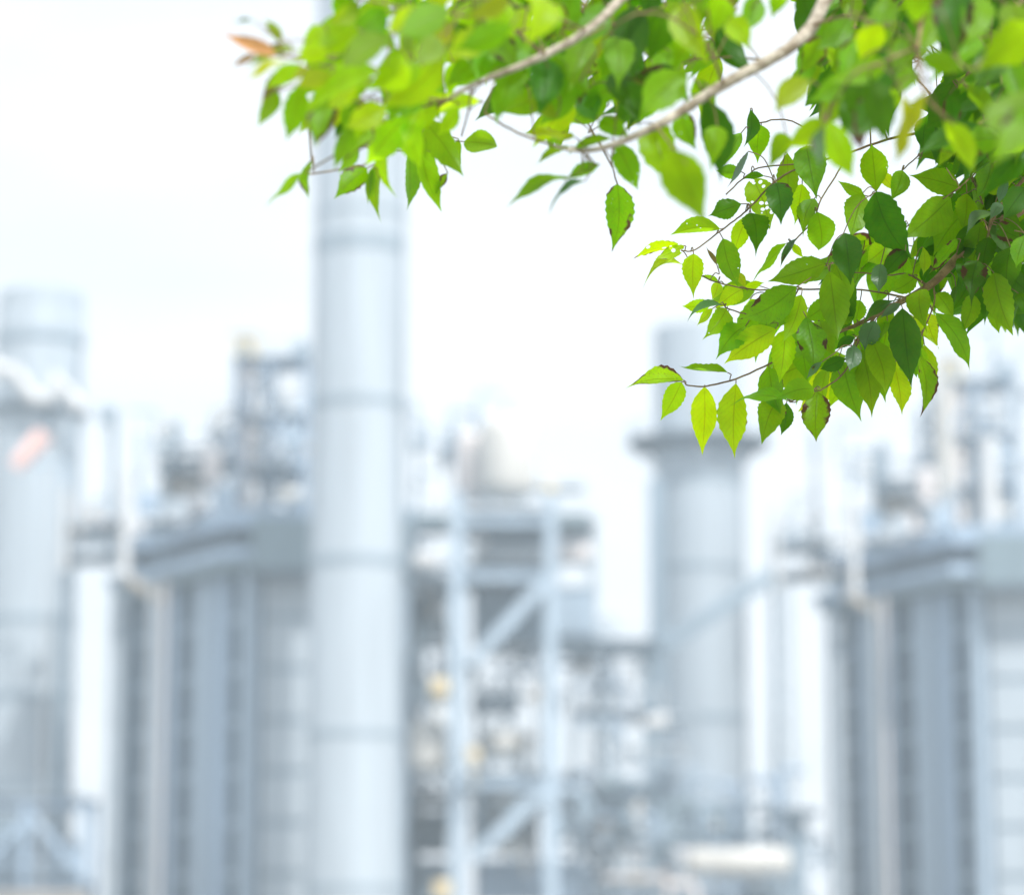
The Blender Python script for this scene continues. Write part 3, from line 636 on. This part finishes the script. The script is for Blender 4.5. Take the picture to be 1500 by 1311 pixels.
TONE = {'y': (.62, .90, .0), 'g': (.33, .63, .0), 'd': (.10, .29, .0), 'o': (.72, .40, .16), 'q': (.54, .64, .005),
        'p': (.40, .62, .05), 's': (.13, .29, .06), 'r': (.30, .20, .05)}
PT = np.array([0, .04, .1, .2, .32, .42, .55, .67, .77, .85, .92, 1.0]); PW = np.array([.03, .26, .56, .86, .99, 1, .92, .70, .42, .20, .08, .0])
class Leaves:
    def __init__(s): s.v = []; s.f = []; s.uv = []; s.c = []; s.a = []
    def leaf(s, B, T, app, tone, rows=16, dmg=None, hole=None, rng=rnd):
        """B base, T tip (world; the tip's depth is corrected here), app = apparent width in metres"""
        B = Vector(B); T = Vector(T); c = ((B+T)/2-CP); vd = c.normalized()
        d = T-B; La = max(d.length, .004)
        wt = .425*La; app = min(app, .62*La)
        if app > wt*1.03:                              # seen foreshortened: the real leaf is longer, leaning in depth
            Lt = min(app/.47, La*1.7); dep = math.sqrt(max(0, Lt*Lt-La*La))*rng.choice((-1, 1, -1))
            d = d+vd*dep; wt = app
            roll = rng.uniform(-.2, .2)
        else:
            dep = La*rng.uniform(-.25, .25); d = d+vd*dep
            roll = math.acos(max(.05, min(1, app/wt)))*rng.choice((-1, 1))
        L_ = d.length; t = d.normalized()
        side = t.cross(vd)
        side = side.normalized() if side.length > 1e-4 else RT
        side = (Matrix.Rotation(roll, 3, t) @ side).normalized(); n = side.cross(t).normalized()
        if n.z < 0: n = -n
        fold = rng.uniform(.06, .38); bend = rng.uniform(-.10, .16)*L_; tipc = rng.uniform(-.05, .16)*L_; wav = rng.uniform(.0, .05)*L_; wp = rng.uniform(0, 6)
        curve = rng.uniform(-.07, .07)*L_
        c = TONE[tone]; k = rng.uniform(.86, 1.14); hsh = rng.uniform(-.04, .04)
        c = (max(0, c[0]*k*(1+hsh*4)), c[1]*k, c[2]*k)
        dmg = (rng.random()**2.4*.85 if dmg is None else dmg); hole = ((rng.random() < .10)*rng.uniform(.1, .45) if hole is None else hole)
        ser = rng.uniform(.025, .06) if rows > 12 else .0
        if rng.random() < .14: tipc = rng.uniform(.2, .42)*L_*rng.choice((-1, 1)); fold = rng.uniform(.3, .7)
        pwr = rng.uniform(.82, 1.22); shf = rng.uniform(.88, 1.16)
        o = len(s.v); us = (-1, -.5, 0, .5, 1)
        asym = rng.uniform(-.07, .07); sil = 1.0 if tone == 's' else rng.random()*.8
        for i in range(rows+1):
            v = i/rows; wv = float(np.interp(v**shf, PT, PW))**pwr*wt/2
            p = B+t*(L_*v)-n*(bend*4*v*(1-v)*-1+tipc*v**3)+side*curve*math.sin(math.pi*v)
            for u in us:
                q = wv*u*(1+asym*(1 if u > 0 else -1))
                if abs(u) == 1: q *= 1+ser*(1 if i % 2 else -1)
                h = fold*abs(q)+wav*abs(u)*math.sin(wp+v*9+(1.5 if u > 0 else 0))*min(1, wv/(wt*.3))
                s.v.append(tuple(p+side*q+n*h)); s.uv.append((.5+u*.5, v)); s.c.append((*c, 1)); s.a.append((dmg, sil, hole, 1))
        for i in range(rows):
            for j in range(4): a = o+i*5+j; s.f.append((a, a+1, a+6, a+5))
        return B+t*(-.0)
    def build(s, name, parent):
        me = bpy.data.meshes.new(name); me.from_pydata(s.v, [], s.f); me.update()
        uv = me.uv_layers.new(name='UVMap'); li = np.zeros(len(me.loops), dtype=np.int32); me.loops.foreach_get('vertex_index', li)
        uv.data.foreach_set('uv', np.array(s.uv, dtype=np.float32)[li].ravel())
        for nm, dat in (('tint', s.c), ('aux', s.a)):
            at = me.attributes.new(nm, 'FLOAT_COLOR', 'POINT'); at.data.foreach_set('color', np.array(dat, dtype=np.float32).ravel())
        me.polygons.foreach_set('use_smooth', [True]*len(me.polygons)); me.materials.append(LEAF)
        o = bpy.data.objects.new(name, me); col.objects.link(o); o.parent = parent; o.matrix_parent_inverse = Matrix()
        loc = Vector((0, 0, 0)); q = parent
        while q is not None: loc += q.location; q = q.parent
        me.transform(Matrix.Translation(-loc)); return o

def smooth_path(pts, k=4):
    out = []; n = len(pts)
    for i in range(n-1):
        p0, p1, p2, p3 = pts[max(i-1, 0)], pts[i], pts[i+1], pts[min(i+2, n-1)]
        for j in range(k):
            t = j/k; out.append(tuple(.5*(2*b+(c-a)*t+(2*a-5*b+4*c-d)*t*t+(3*b-a-3*c+d)*t**3) for a, b, c, d in zip(p0, p1, p2, p3)))
    out.append(tuple(pts[-1])); return out
# branch systems: list of polylines (px, py, depth, width px)
SHARP_TW = [
 [(2250,-420,3.9,70),(1900,-60,3.75,46),(1640,190,3.62,30),(1500,300,3.56,22),(1412,370,3.52,15),(1370,412,3.5,12),(1330,437,3.5,9),(1290,458,3.5,8),(1250,478,3.5,6),(1222,488,3.5,4)],
 [(1250,478,3.5,5),(1190,503,3.5,3.4),(1130,532,3.5,3),(1078,555,3.5,2.8),(1033,566,3.5,2.6),(1005,564,3.5,2)],
 [(1285,460,3.51,4),(1255,505,3.5,3),(1237,545,3.5,2.6),(1205,570,3.5,2.4),(1192,574,3.5,2.2),(1157,589,3.5,1.8)],
 [(1360,420,3.5,4),(1330,402,3.52,3),(1300,403,3.52,2.6),(1262,400,3.52,2.4),(1215,398,3.5,2)],
 [(1560,160,3.6,7),(1400,185,3.56,5),(1300,205,3.52,4),(1240,225,3.52,3.4),(1190,240,3.5,3.2),(1140,262,3.5,3),(1103,300,3.5,2.8),(1085,316,3.5,2.6),(1058,337,3.5,2.4),(1018,366,3.5,2),(998,367,3.5,1.6)],
 [(1240,225,3.52,2.6),(1228,252,3.5,2.4),(1203,292,3.5,2.2),(1190,325,3.5,2.2),(1165,352,3.5,2),(1145,382,3.5,1.6)],
 [(1300,205,3.52,3),(1276,150,3.52,2.4),(1276,215,3.51,2.4),(1283,280,3.5,2.4)],
 [(1500,240,3.55,3.4),(1450,240,3.52,3),(1405,275,3.5,2.6),(1352,312,3.5,2.2),(1305,352,3.5,2)],
 [(1330,437,3.5,3.4),(1262,425,3.52,2.8),(1170,424,3.52,2.6),(1120,425,3.5,2.4),(1092,423,3.5,2.2),(1052,414,3.5,1.8),(1028,404,3.5,1.5)],
 [(1190,240,3.5,2.4),(1118,245,3.5,2.2),(1095,257,3.5,2),(1063,285,3.5,1.8)],
 [(1240,225,3.5,2.4),(1160,178,3.5,2),(1115,180,3.5,2),(1095,188,3.5,1.6)],
 [(1366,412,3.5,3),(1368,445,3.5,2.4),(1345,500,3.5,2.2),(1330,530,3.5,1.8)],
 [(1560,200,3.6,8),(1500,262,3.55,6),(1455,320,3.52,5),(1440,372,3.5,4),(1432,410,3.5,2.5)],
 [(1170,424,3.5,2.2),(1130,470,3.5,2),(1090,460,3.5,1.8),(1062,450,3.5,1.5)],
 [(1398,180,3.52,3),(1352,222,3.5,2.2),(1322,250,3.5,1.8)],
 [(1420,100,3.5,3),(1398,180,3.52,3),(1440,300,3.52,3)],
]
NEAR_TW = [
 [(2250,-640,3.6,60),(1700,-480,3.4,40),(1300,-330,3.15,30),(1060,-150,3.0,20),(915,-5,2.92,14),(860,45,2.9,13),(800,80,2.9,12),(740,106,2.9,10),(690,126,2.92,8),(655,147,2.95,6)],
 [(690,126,2.92,4),(688,155,2.98,3),(676,200,3.2,2.4)],
 [(655,147,2.95,5),(630,168,3.05,4),(614,205,3.2,3),(598,224,3.2,2.2)],
 [(655,147,2.95,4.6),(600,140,2.9,4.2),(550,110,2.85,3.8),(480,98,2.8,3),(430,86,2.75,2.6),(397,80,2.75,2)],
 [(655,147,2.95,3.6),(590,172,3.0,3.2),(545,235,3.1,2.6),(500,248,3.1,2),(440,257,3.1,1.6)],
 [(800,80,2.9,5),(740,40,2.85,4),(660,20,2.8,3.4),(580,10,2.8,3),(500,-8,2.8,2.4)],
 [(600,140,2.9,3),(520,150,2.85,2.6),(450,125,2.8,2.2),(405,135,2.8,1.8)],
 [(860,45,2.9,4),(800,20,2.85,3),(745,5,2.82,2.4)],
]
MID_TW = [
 [(2250,-560,3.5,76),(1800,-420,3.35,52),(1450,-240,3.12,36),(1290,-100,3.03,26),(1215,-8,2.97,20),(1190,38,2.96,20),(1150,75,2.95,18),(1100,103,2.95,17),(1050,130,2.95,16),(1000,162,2.95,14),(960,185,2.95,12),(900,212,2.97,9),(850,221,3.0,7),(812,214,3.0,5)],
 [(812,214,3.0,4),(760,196,3.05,3.6),(710,166,3.05,3)],
 [(1150,78,3.0,4),(1120,88,3.05,4),(1075,84,3.08,3.6),(1010,89,3.1,3)],
 [(900,212,2.97,4),(896,240,3.2,2.6),(904,270,3.3,2)],
 [(960,185,2.95,4),(985,215,2.85,3),(1005,240,2.75,2.4)],
 [(850,221,3.0,3),(870,243,3.05,2.4),(825,263,3.05,1.8)],
 [(1060,125,2.95,5),(1030,60,2.85,4),(960,20,2.8,3.4),(900,40,2.8,3),(850,120,2.85,2.4)],
 [(1290,-100,3.03,9),(1350,-20,2.9,7),(1345,70,2.8,6),(1355,140,2.75,5),(1398,182,2.75,4)],
 [(1345,70,2.8,5),(1290,92,2.75,4),(1250,110,2.7,3.4),(1205,182,2.75,2.6)],
 [(1560,-80,3.0,8),(1480,20,2.8,6),(1430,100,2.7,4),(1395,80,2.75,3)],
 [(1560,60,2.8,6),(1515,140,2.65,4.4),(1500,180,2.62,3)],
 [(1190,38,2.96,5),(1240,25,2.9,4),(1300,40,2.85,3)],
]
SHARP = """1032 567 1026 666 36 y 3.5;1078 562 1071 672 42 y 3.5;998 560 968 614 30 y 3.5;1001 557 920 553 24 y 3.5 .85 .15;1066 546 998 560 11 g 3.5
1126 538 1140 600 46 g 3.51;1192 570 1137 584 38 g 3.48;1157 589 1068 591 15 g 3.46 .3 .1;1142 582 1119 645 42 g 3.5;1152 590 1144 638 20 d 3.53;1197 574 1195 643 42 g 3.49 .80 .15
1214 535 1206 602 22 g 3.5;1235 530 1263 621 50 g 3.5;1262 512 1280 613 38 g 3.51;1278 500 1297 575 40 g 3.49;1322 452 1335 568 46 d 3.47;1310 535 1322 609 28 y 3.54;1345 520 1353 612 24 g 3.48 .8 0;1354 505 1363 582 32 y 3.55;1370 458 1426 541 32 g 3.47 .35 0;1358 460 1376 512 30 y 3.55
1086 299 1034 318 30 d 3.47;1055 336 984 354 23 g 3.5;1000 361 926 377 15 y 3.51 .6 .9;1002 360 958 380 18 y 3.49 .5 .9;1000 388 938 400 9 y 3.52;1016 372 1016 437 31 y 3.48;1059 350 1084 421 34 g 3.49 .4 .25;1100 312 1107 376 44 d 3.48;1096 316 1074 376 26 y 3.53
1103 262 1127 334 44 y 3.54 .2 .95;1137 268 1144 331 40 d 3.44;1193 291 1176 346 28 g 3.5;1197 311 1203 382 42 g 3.47;1152 357 1098 412 13 g 3.5;1166 350 1138 390 10 s 3.5;1160 357 1178 378 10 y 3.53;1209 386 1124 413 38 g 3.45 .3 .2;1167 420 1079 470 48 g 3.46;1174 432 1146 502 32 y 3.47;1215 398 1228 500 44 g 3.46
1136 482 1060 533 42 y 3.46;1092 478 1047 529 38 g 3.5;1042 446 999 449 20 y 3.51;1052 413 1042 440 22 y 3.53;1087 424 1049 452 36 y 3.5;1056 447 1004 468 10 s 3.48;1044 452 1020 477 12 y 3.52;1064 452 1030 497 32 g 3.49;1066 458 1060 488 8 q 3.5 .9 0;1050 388 1028 366 7 r 3.52;1053 414 1024 404 8 g 3.52 .7 0;1092 421 1074 394 12 q 3.52 .6 0;1090 422 1121 414 12 y 3.52
1150 484 1142 562 35 y 3.48;1172 505 1182 562 50 g 3.51;1181 465 1191 538 43 g 3.48;1200 500 1140 500 40 g 3.55;1238 342 1245 414 48 d 3.42;1264 283 1245 352 46 g 3.5;1282 282 1332 374 56 d 3.45;1406 275 1329 257 38 g 3.5;1392 290 1326 348 48 g 3.5;1306 354 1261 390 34 y 3.54;1326 368 1297 402 32 d 3.47 .8 0;1290 387 1288 426 24 s 3.47
1343 405 1304 426 40 g 3.52;1352 362 1354 406 16 y 3.53;1402 350 1361 402 18 g 3.5;1416 284 1410 338 38 g 3.5;1452 312 1410 336 16 s 3.46;1476 262 1463 302 14 s 3.45;1466 298 1449 324 17 s 3.44;1502 275 1468 324 38 d 3.48;1436 325 1420 398 38 g 3.5;1448 348 1440 402 28 d 3.47;1480 362 1475 434 44 d 3.46;1432 382 1424 444 42 d 3.47;1456 400 1484 492 42 g 3.47;1441 400 1442 474 36 d 3.49;1502 344 1489 392 28 g 3.42;1450 450 1463 484 26 g 3.5;1492 430 1508 468 26 d 3.5
1426 432 1405 494 27 g 3.5 .6 0;1400 420 1388 456 9 d 3.5;1349 424 1356 482 40 g 3.46;1372 430 1397 468 28 g 3.5;1251 414 1240 497 30 d 3.5;1223 386 1240 457 32 g 3.48;1312 440 1261 472 14 d 3.47;1319 445 1286 464 12 s 3.46;1282 470 1266 518 34 s 3.46;1256 470 1270 505 26 g 3.5;1201 470 1222 524 32 g 3.5;1251 494 1224 512 15 d 3.47;1251 505 1243 546 24 s 3.44;1239 525 1200 542 22 d 3.47;1281 494 1298 512 18 y 3.55;1204 530 1181 556 10 s 3.46;1343 504 1356 562 25 y 3.53
1115 184 1110 238 32 g 3.5;1086 195 1059 242 20 g 3.5;1099 160 1094 217 18 d 3.5;1086 252 1048 250 22 g 3.5;1119 258 1089 264 10 d 3.48;1096 222 1062 274 9 s 3.46;1153 224 1154 302 32 g 3.5;1181 214 1196 290 52 g 3.48;1284 280 1276 208 40 g 3.5;1264 286 1228 262 16 g 3.52;1352 221 1360 166 30 d 3.47;1322 250 1302 299 28 g 3.49;1386 246 1369 218 20 d 3.5;1396 104 1400 172 50 g 3.5;1420 108 1441 204 52 d 3.47;1452 238 1429 292 36 g 3.5;1290 255 1312 285 18 y 3.54;1460 330 1500 350 30 d 3.5;1445 280 1490 262 28 g 3.52;1470 390 1508 430 34 d 3.5;1412 378 1408 420 30 d 3.5;1175 270 1164 330 30 y 3.53
1220 440 1180 470 34 g 3.5;1245 450 1208 480 30 g 3.52;1120 440 1075 500 40 g 3.52;1150 430 1110 490 44 g 3.5;1300 470 1290 520 30 g 3.52;1330 500 1345 560 30 g 3.5;1260 440 1250 480 26 g 3.52"""
NEARL = """398 80 318 60 22 o 2.72;372 82 338 100 11 o 2.75;410 58 388 28 16 q 2.75;372 34 338 33 4 d 2.7;432 76 358 108 16 q 2.75;448 104 376 150 26 q 2.78;405 138 378 188 24 g 2.85;440 128 419 208 36 g 2.82;545 108 440 172 40 y 2.75;482 148 463 214 42 g 2.8;478 78 430 86 32 y 2.72;518 44 448 78 36 y 2.78;495 -8 530 42 36 g 2.8;562 58 498 102 42 p 2.72;592 98 528 132 46 y 2.74;642 88 556 158 52 y 2.8
530 150 503 206 34 g 2.92;534 250 488 293 34 g 3.2;522 220 494 254 18 g 3.1;562 238 553 327 21 g 3.2;546 252 537 300 9 g 3.2;592 174 528 252 46 y 2.95;571 214 576 292 16 y 3.1;598 222 604 310 24 g 3.25;616 210 646 312 30 g 3.25;622 180 677 260 42 g 3.2;656 254 633 292 12 g 3.25 .9 0;672 204 672 252 15 g 3.3;680 208 740 222 34 g 3.3;456 240 453 294 14 g 3.05 .7 0;442 257 386 299 12 g 2.95;692 150 558 182 30 y 2.95
652 18 576 56 46 p 2.7;742 4 678 30 26 q 2.75;792 -2 770 68 52 y 2.72;742 40 662 72 38 g 2.75;756 100 734 174 42 g 2.85;792 90 790 166 52 d 2.95;812 170 763 150 22 q 2.95;612 100 545 132 40 y 2.8;700 60 640 100 44 y 2.82;610 20 560 48 40 y 2.8;700 90 650 130 34 g 2.9;560 160 500 195 40 y 2.85;640 150 600 205 34 y 3.0;540 190 505 235 36 g 2.95;600 30 640 80 40 g 2.85;470 40 440 75 26 y 2.78;480 110 430 128 30 q 2.76;520 10 480 36 30 q 2.8;590 130 570 180 36 g 2.9;640 60 600 100 44 p 2.75;560 20 510 70 40 g 2.85;670 160 640 200 24 y 3.0;505 165 490 200 24 d 2.95;435 96 385 130 24 y 2.74;420 88 346 122 9 q 2.7;724 70 700 118 36 g 2.9;520 130 478 160 36 y 2.8;660 40 620 70 36 q 2.8;720 20 760 60 34 y 2.8;770 60 720 100 40 g 2.85"""
MIDL = """836 200 764 190 14 y 3.0;890 204 828 212 14 g 3.05;832 217 786 244 12 g 2.95;826 262 738 294 17 g 3.02;874 243 826 261 20 g 3.05;852 268 794 292 7 s 3.0;905 216 933 282 36 g 3.1;904 270 896 371 43 g 3.3 .70 .10;960 188 995 276 52 y 2.8;986 228 1034 330 64 g 2.75;1031 152 1052 268 46 d 2.9;916 108 938 188 56 d 3.0;926 18 930 124 56 d 2.95;1002 108 942 168 62 g 2.85
1512 138 1428 196 52 p 2.55;1512 168 1458 234 52 g 2.55;1386 184 1426 260 34 y 2.8;1216 184 1250 262 42 y 2.8;1206 190 1198 248 20 s 2.75;1202 180 1148 218 36 y 2.85;1256 104 1262 196 44 d 2.8;1275 120 1296 212 46 d 2.75;1240 150 1262 222 40 d 2.85;1290 70 1300 150 44 d 2.85;1300 130 1290 190 36 g 2.9;1292 94 1208 122 36 g 2.75;1354 84 1412 106 32 g 2.75;1504 42 1428 104 62 g 2.65;1350 -22 1345 44 42 g 2.7;1402 -4 1396 84 62 d 2.8;1322 148 1309 244 22 q 2.72;1356 140 1330 200 20 q 2.75
860 60 838 130 48 g 2.95;880 10 850 70 50 g 2.9;840 100 830 160 36 y 3.0;900 60 905 130 46 g 2.95;970 20 950 90 52 d 2.95;1010 50 985 105 44 g 2.95;980 80 960 140 46 g 3.0;860 140 880 195 40 d 3.05;1000 10 1030 75 46 y 2.85;1060 0 1040 60 50 g 2.8;1070 30 1100 75 40 y 2.85;1110 0 1090 50 46 g 2.9;1150 -10 1130 30 40 g 2.85;1240 30 1200 70 40 g 2.85;1250 60 1230 110 42 g 2.85;1290 40 1260 95 46 y 2.8;1300 0 1290 60 46 g 2.85;1240 -10 1250 40 44 g 2.8;1320 60 1300 120 40 g 2.8;1180 120 1140 160 40 q 2.85;1230 120 1180 150 46 g 2.85;1280 150 1250 210 46 d 2.8;1230 150 1200 190 40 g 2.85;1330 100 1310 150 36 g 2.85;1380 20 1350 80 40 g 2.85;1440 0 1420 70 52 g 2.8;1480 10 1500 80 50 g 2.75;1470 80 1430 140 50 d 2.85;1480 100 1500 160 46 g 2.9;1430 60 1380 100 46 g 2.9;1500 200 1450 230 40 g 3.0;1450 130 1480 190 44 g 3.1;1350 30 1320 70 40 d 2.95;1200 60 1170 110 36 g 2.95;720 60 760 110 40 g 2.95;820 10 800 60 46 g 2.9;960 150 930 180 30 g 3.05;1020 120 1050 160 40 g 2.95;880 180 920 200 30 g 3.0;1050 190 1040 250 34 g 2.95;1000 170 1020 220 40 g 2.95;1150 200 1130 240 30 g 2.95;1270 30 1310 80 44 g 2.9"""
def nd(d): return d if d >= 3.5 else 3.5-(3.5-d)*1.32   # depth of the near sprays
def parse(s):
    r = []
    for e in s.replace('\n', ';').split(';'):
        q = e.split()
        if q: r.append((float(q[0]), float(q[1]), float(q[2]), float(q[3]), float(q[4]), q[5], nd(float(q[6])), float(q[7]) if len(q) > 7 else None, float(q[8]) if len(q) > 8 else None))
    return r
def inpoly(x, y, poly):
    c = False; j = len(poly)-1
    for i in range(len(poly)):
        xi, yi = poly[i]; xj, yj = poly[j]
        if (yi > y) != (yj > y) and x < (xj-xi)*(y-yi)/(yj-yi)+xi: c = not c
        j = i
    return c
GAPS = [[(1040, 160), (1100, 112), (1172, 58), (1178, 78), (1140, 140), (1080, 190), (1055, 215)], [(1010, 92), (1085, 90), (1050, 122), (1025, 122)], [(1112, 18), (1160, 8), (1165, 55), (1112, 70)],
        [(1048, 215), (1118, 185), (1150, 190), (1140, 235), (1070, 262), (1050, 245)], [(1225, 270), (1250, 258), (1275, 285), (1225, 330), (1212, 320)], [(1290, 215), (1350, 160), (1345, 225), (1300, 262)],
        [(1320, 265), (1405, 280), (1330, 320), (1305, 300)], [(835, 185), (900, 150), (905, 195), (850, 205)], [(1330, 95), (1378, 70), (1380, 140), (1330, 150)], [(1360, 118), (1385, 110), (1375, 150)]]
FILL = [  # polygon, count, depth range, tones
 ([(690, -60), (1080, -60), (1100, 60), (960, 150), (800, 170), (700, 90)], 165, (2.95, 3.35), 'ggdgy'),
 ([(1160, -60), (1520, -60), (1520, 220), (1400, 200), (1300, 130), (1200, 110)], 230, (3.05, 3.6), 'ddgdg'),
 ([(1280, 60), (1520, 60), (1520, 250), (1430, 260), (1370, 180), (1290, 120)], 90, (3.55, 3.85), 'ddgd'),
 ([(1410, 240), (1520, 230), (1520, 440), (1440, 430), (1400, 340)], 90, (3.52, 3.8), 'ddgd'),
 ([(1080, 420), (1250, 400), (1360, 470), (1330, 540), (1200, 545), (1110, 500)], 34, (3.54, 3.68), 'ggy'),
 ([(1200, 290), (1420, 330), (1400, 400), (1230, 400)], 24, (3.56, 3.7), 'ggd'),
 ([(440, 60), (680, 10), (690, 130), (560, 200), (450, 150)], 44, (2.82, 3.1), 'yyggy'),
 ([(480, -40), (760, -60), (720, 40), (500, 30)], 34, (2.8, 3.0), 'ygygp')]
TREE_X, TREE_Y = 1.62, 3.55
tree = thing('leafy_tree', (TREE_X, TREE_Y, 0), 'fresh green broadleaf tree with serrated leaves overhanging the top right of the picture', 'tree')
# trunk off to the right of the frame
tp = [(TREE_X, TREE_Y, -.15), (TREE_X+.02, TREE_Y, .25), (TREE_X-.02, TREE_Y+.03, 1.0), (TREE_X+.03, TREE_Y+.02, 1.8), (TREE_X, TREE_Y-.02, 2.6), (TREE_X+.05, TREE_Y, 3.4), (TREE_X+.1, TREE_Y+.05, 4.4), (TREE_X+.05, TREE_Y+.1, 5.2)]
sp = smooth_path([Vector(p) for p in tp]); rr = [float(np.interp(p[2], [-.2, .1, .4, 2.6, 5.2], [.24, .17, .125, .09, .02])) for p in sp]
MB().tube(sp, rr, 20).build('trunk', BARK, tree, True)

for tws in (SHARP_TW, NEAR_TW, MID_TW):
    for i, pl in enumerate(tws): tws[i] = [(a, b, nd(d), wd) for a, b, d, wd in pl]
FILL = [(p, n, (nd(a), nd(b)), t) for p, n, (a, b), t in FILL]
LIMBPX = []
def behind(x, y, d):                                  # a leaf beside a stout limb hangs behind it, never through it
    for (ax, ay, ad), (bx, by, bd) in LIMBPX:
        dx, dy = bx-ax, by-ay; t = max(0, min(1, ((x-ax)*dx+(y-ay)*dy)/(dx*dx+dy*dy)))
        if math.hypot(ax+dx*t-x, ay+dy*t-y) < 34 and d < ad+(bd-ad)*t+.05: return ad+(bd-ad)*t+.07
    return d
for tw_, i0 in ((NEAR_TW, 3), (MID_TW, 3)):
    pl = tw_[0]; LIMBPX += [(pl[k][:3], pl[k+1][:3]) for k in range(i0, len(pl)-1) if pl[k][3] > 7]
def system(twigs, leaves, fills, bark, rng, extra=()):
    """one branch system: limb mesh > twig mesh, foliage mesh"""
    nodes = []
    limb = MB(); tw = MB()
    for i, pl in enumerate(twigs):
        pts = [P(a, b, d) for a, b, d, wd in pl]; rad = [wd*d/FPX/2 for a, b, d, wd in pl]
        if i == 0:
            pts = [Vector((TREE_X, TREE_Y, pts[0].z-.25))]+pts; rad = [rad[0]*1.15]+rad
        if i > 0:
            nb = min(nodes, key=lambda n: (n-pts[0]).length_squared)
            if (nb-pts[0]).length > .004: pts = [nb]+pts; rad = [rad[0]]+rad
        sp = smooth_path([(*p, r) for p, r in zip(pts, rad)], 5)
        jit = .0004
        sp = [(q[0]+rng.gauss(0, jit)*.6, q[1]+rng.gauss(0, jit), q[2]+rng.gauss(0, jit)*.6, max(q[3], .0009)) for q in sp]
        (limb if i == 0 else tw).tube([q[:3] for q in sp], [q[3] for q in sp], 10 if i == 0 else 6)
        nodes += [Vector(q[:3]) for q in sp]
    lv = Leaves()
    def petiole(B, T):
        best = min(nodes, key=lambda n: (n-B).length_squared); L = (best-B).length
        if True:
            d = (B-T).normalized(); k = min(.008, L*.3)
            mid = B+d*k+(best-B)*.3
            tw.tube(smooth_path([best, best.lerp(mid, .55)+Vector((0, 0, min(.006, L*.12))), mid, B], 3), [.0007 if L < .1 else .0010]*10, 5, False)
            if L > .06:
                for f in (.35, .7): nodes.append(best.lerp(B, f))
    for bx, by, tx, ty, wd, tone, d, dm, ho in leaves:
        dd = d+rng.uniform(-.012, .012); wd *= 1.03
        if d < 3.15: bx -= (tx-bx)*.08; by -= (ty-by)*.08
        dd = behind((bx+tx)/2, (by+ty)/2, behind(bx, by, dd))
        B = P(bx, by, dd); T = P(tx, ty, dd)
        lv.leaf(B, T, wd*dd/FPX, tone, 18 if d > 3.15 else 13, dm, ho, rng); petiole(B, T)
    for poly, n, (d0, d1), tones in fills:
        xs = [p[0] for p in poly]; ys = [p[1] for p in poly]; k = 0; tries = 0
        while k < n and tries < n*40:
            tries += 1
            x, y = rng.uniform(min(xs), max(xs)), rng.uniform(min(ys), max(ys))
            if not inpoly(x, y, poly): continue
            ang = R(90)+rng.gauss(.45, .6); L = rng.uniform(54, 98)*(.86 if d1 < 3.0 else 1)
            tx, ty = x+math.cos(ang)*L, y+math.sin(ang)*L
            cx, cy = (x+tx)/2, (y+ty)/2
            if any(inpoly(a, b, gp) for a, b in ((x, y), (cx, cy), (tx, ty), (cx-14, cy), (cx+14, cy)) for gp in GAPS): continue
            d = behind(cx, cy, behind(x, y, rng.uniform(d0, d1))); B = P(x, y, d); T = P(tx, ty, d)
            lv.leaf(B, T, L*rng.uniform(.22, .52)*d/FPX, rng.choice(tones), 9, None, None, rng); petiole(B, T); k += 1
    for (cx, cy, cd, sx, sy, sd, n) in extra:             # crown outside the frame
        for _ in range(n):
            x, y, d = rng.gauss(cx, sx), rng.gauss(cy, sy), max(2.4, rng.gauss(cd, sd))
            if -30 < x < 1540 and y > -130: continue
            ang = R(90)+rng.gauss(.3, .8); L = rng.uniform(70, 105)
            B = P(x, y, d); T = P(x+math.cos(ang)*L, y+math.sin(ang)*L, d+rng.uniform(-.04, .04))
            lv.leaf(B, T, L*rng.uniform(.2, .55)*d/FPX, rng.choice('ggdy'), 7, None, None, rng); petiole(B, T)
    lo = limb.build('branch', bark, tree, True)
    tw.build('twig', TWIG, lo, True)
    f = lv.build('foliage', lo)
    return lo
system(SHARP_TW, parse(SHARP), [FILL[3], FILL[4], FILL[5], FILL[2]], TWIG, random.Random(1), extra=((1800, 200, 3.7, 170, 200, .2, 150), (2200, -500, 3.9, 300, 250, .4, 160)))
system(NEAR_TW, parse(NEARL), [FILL[6], FILL[7]], BARK, random.Random(2), extra=((1250, -420, 3.15, 260, 90, .15, 70),))
system(MID_TW, parse(MIDL), [FILL[0], FILL[1]], BARK, random.Random(4), extra=((1650, -420, 3.2, 200, 120, .2, 90), (1750, -60, 3.1, 90, 120, .2, 50)))

# ------------------------------------------------------------------ haze
HAZE = 0.0014
if HAZE > 0:
    hz = MB().box(-420, 420, -60, 420, -1, 95)
    hm = bpy.data.materials.new('haze_air'); hm.use_nodes = True; t = hm.node_tree; t.nodes.clear()
    o = t.nodes.new('ShaderNodeOutputMaterial'); v = t.nodes.new('ShaderNodeVolumePrincipled')
    v.inputs['Color'].default_value = (.80, .92, 1, 1); v.inputs['Density'].default_value = HAZE; v.inputs['Anisotropy'].default_value = .2
    t.links.new(v.outputs[0], o.inputs['Volume'])
    h = hz.build('haze', hm); tag(h, kind='stuff')
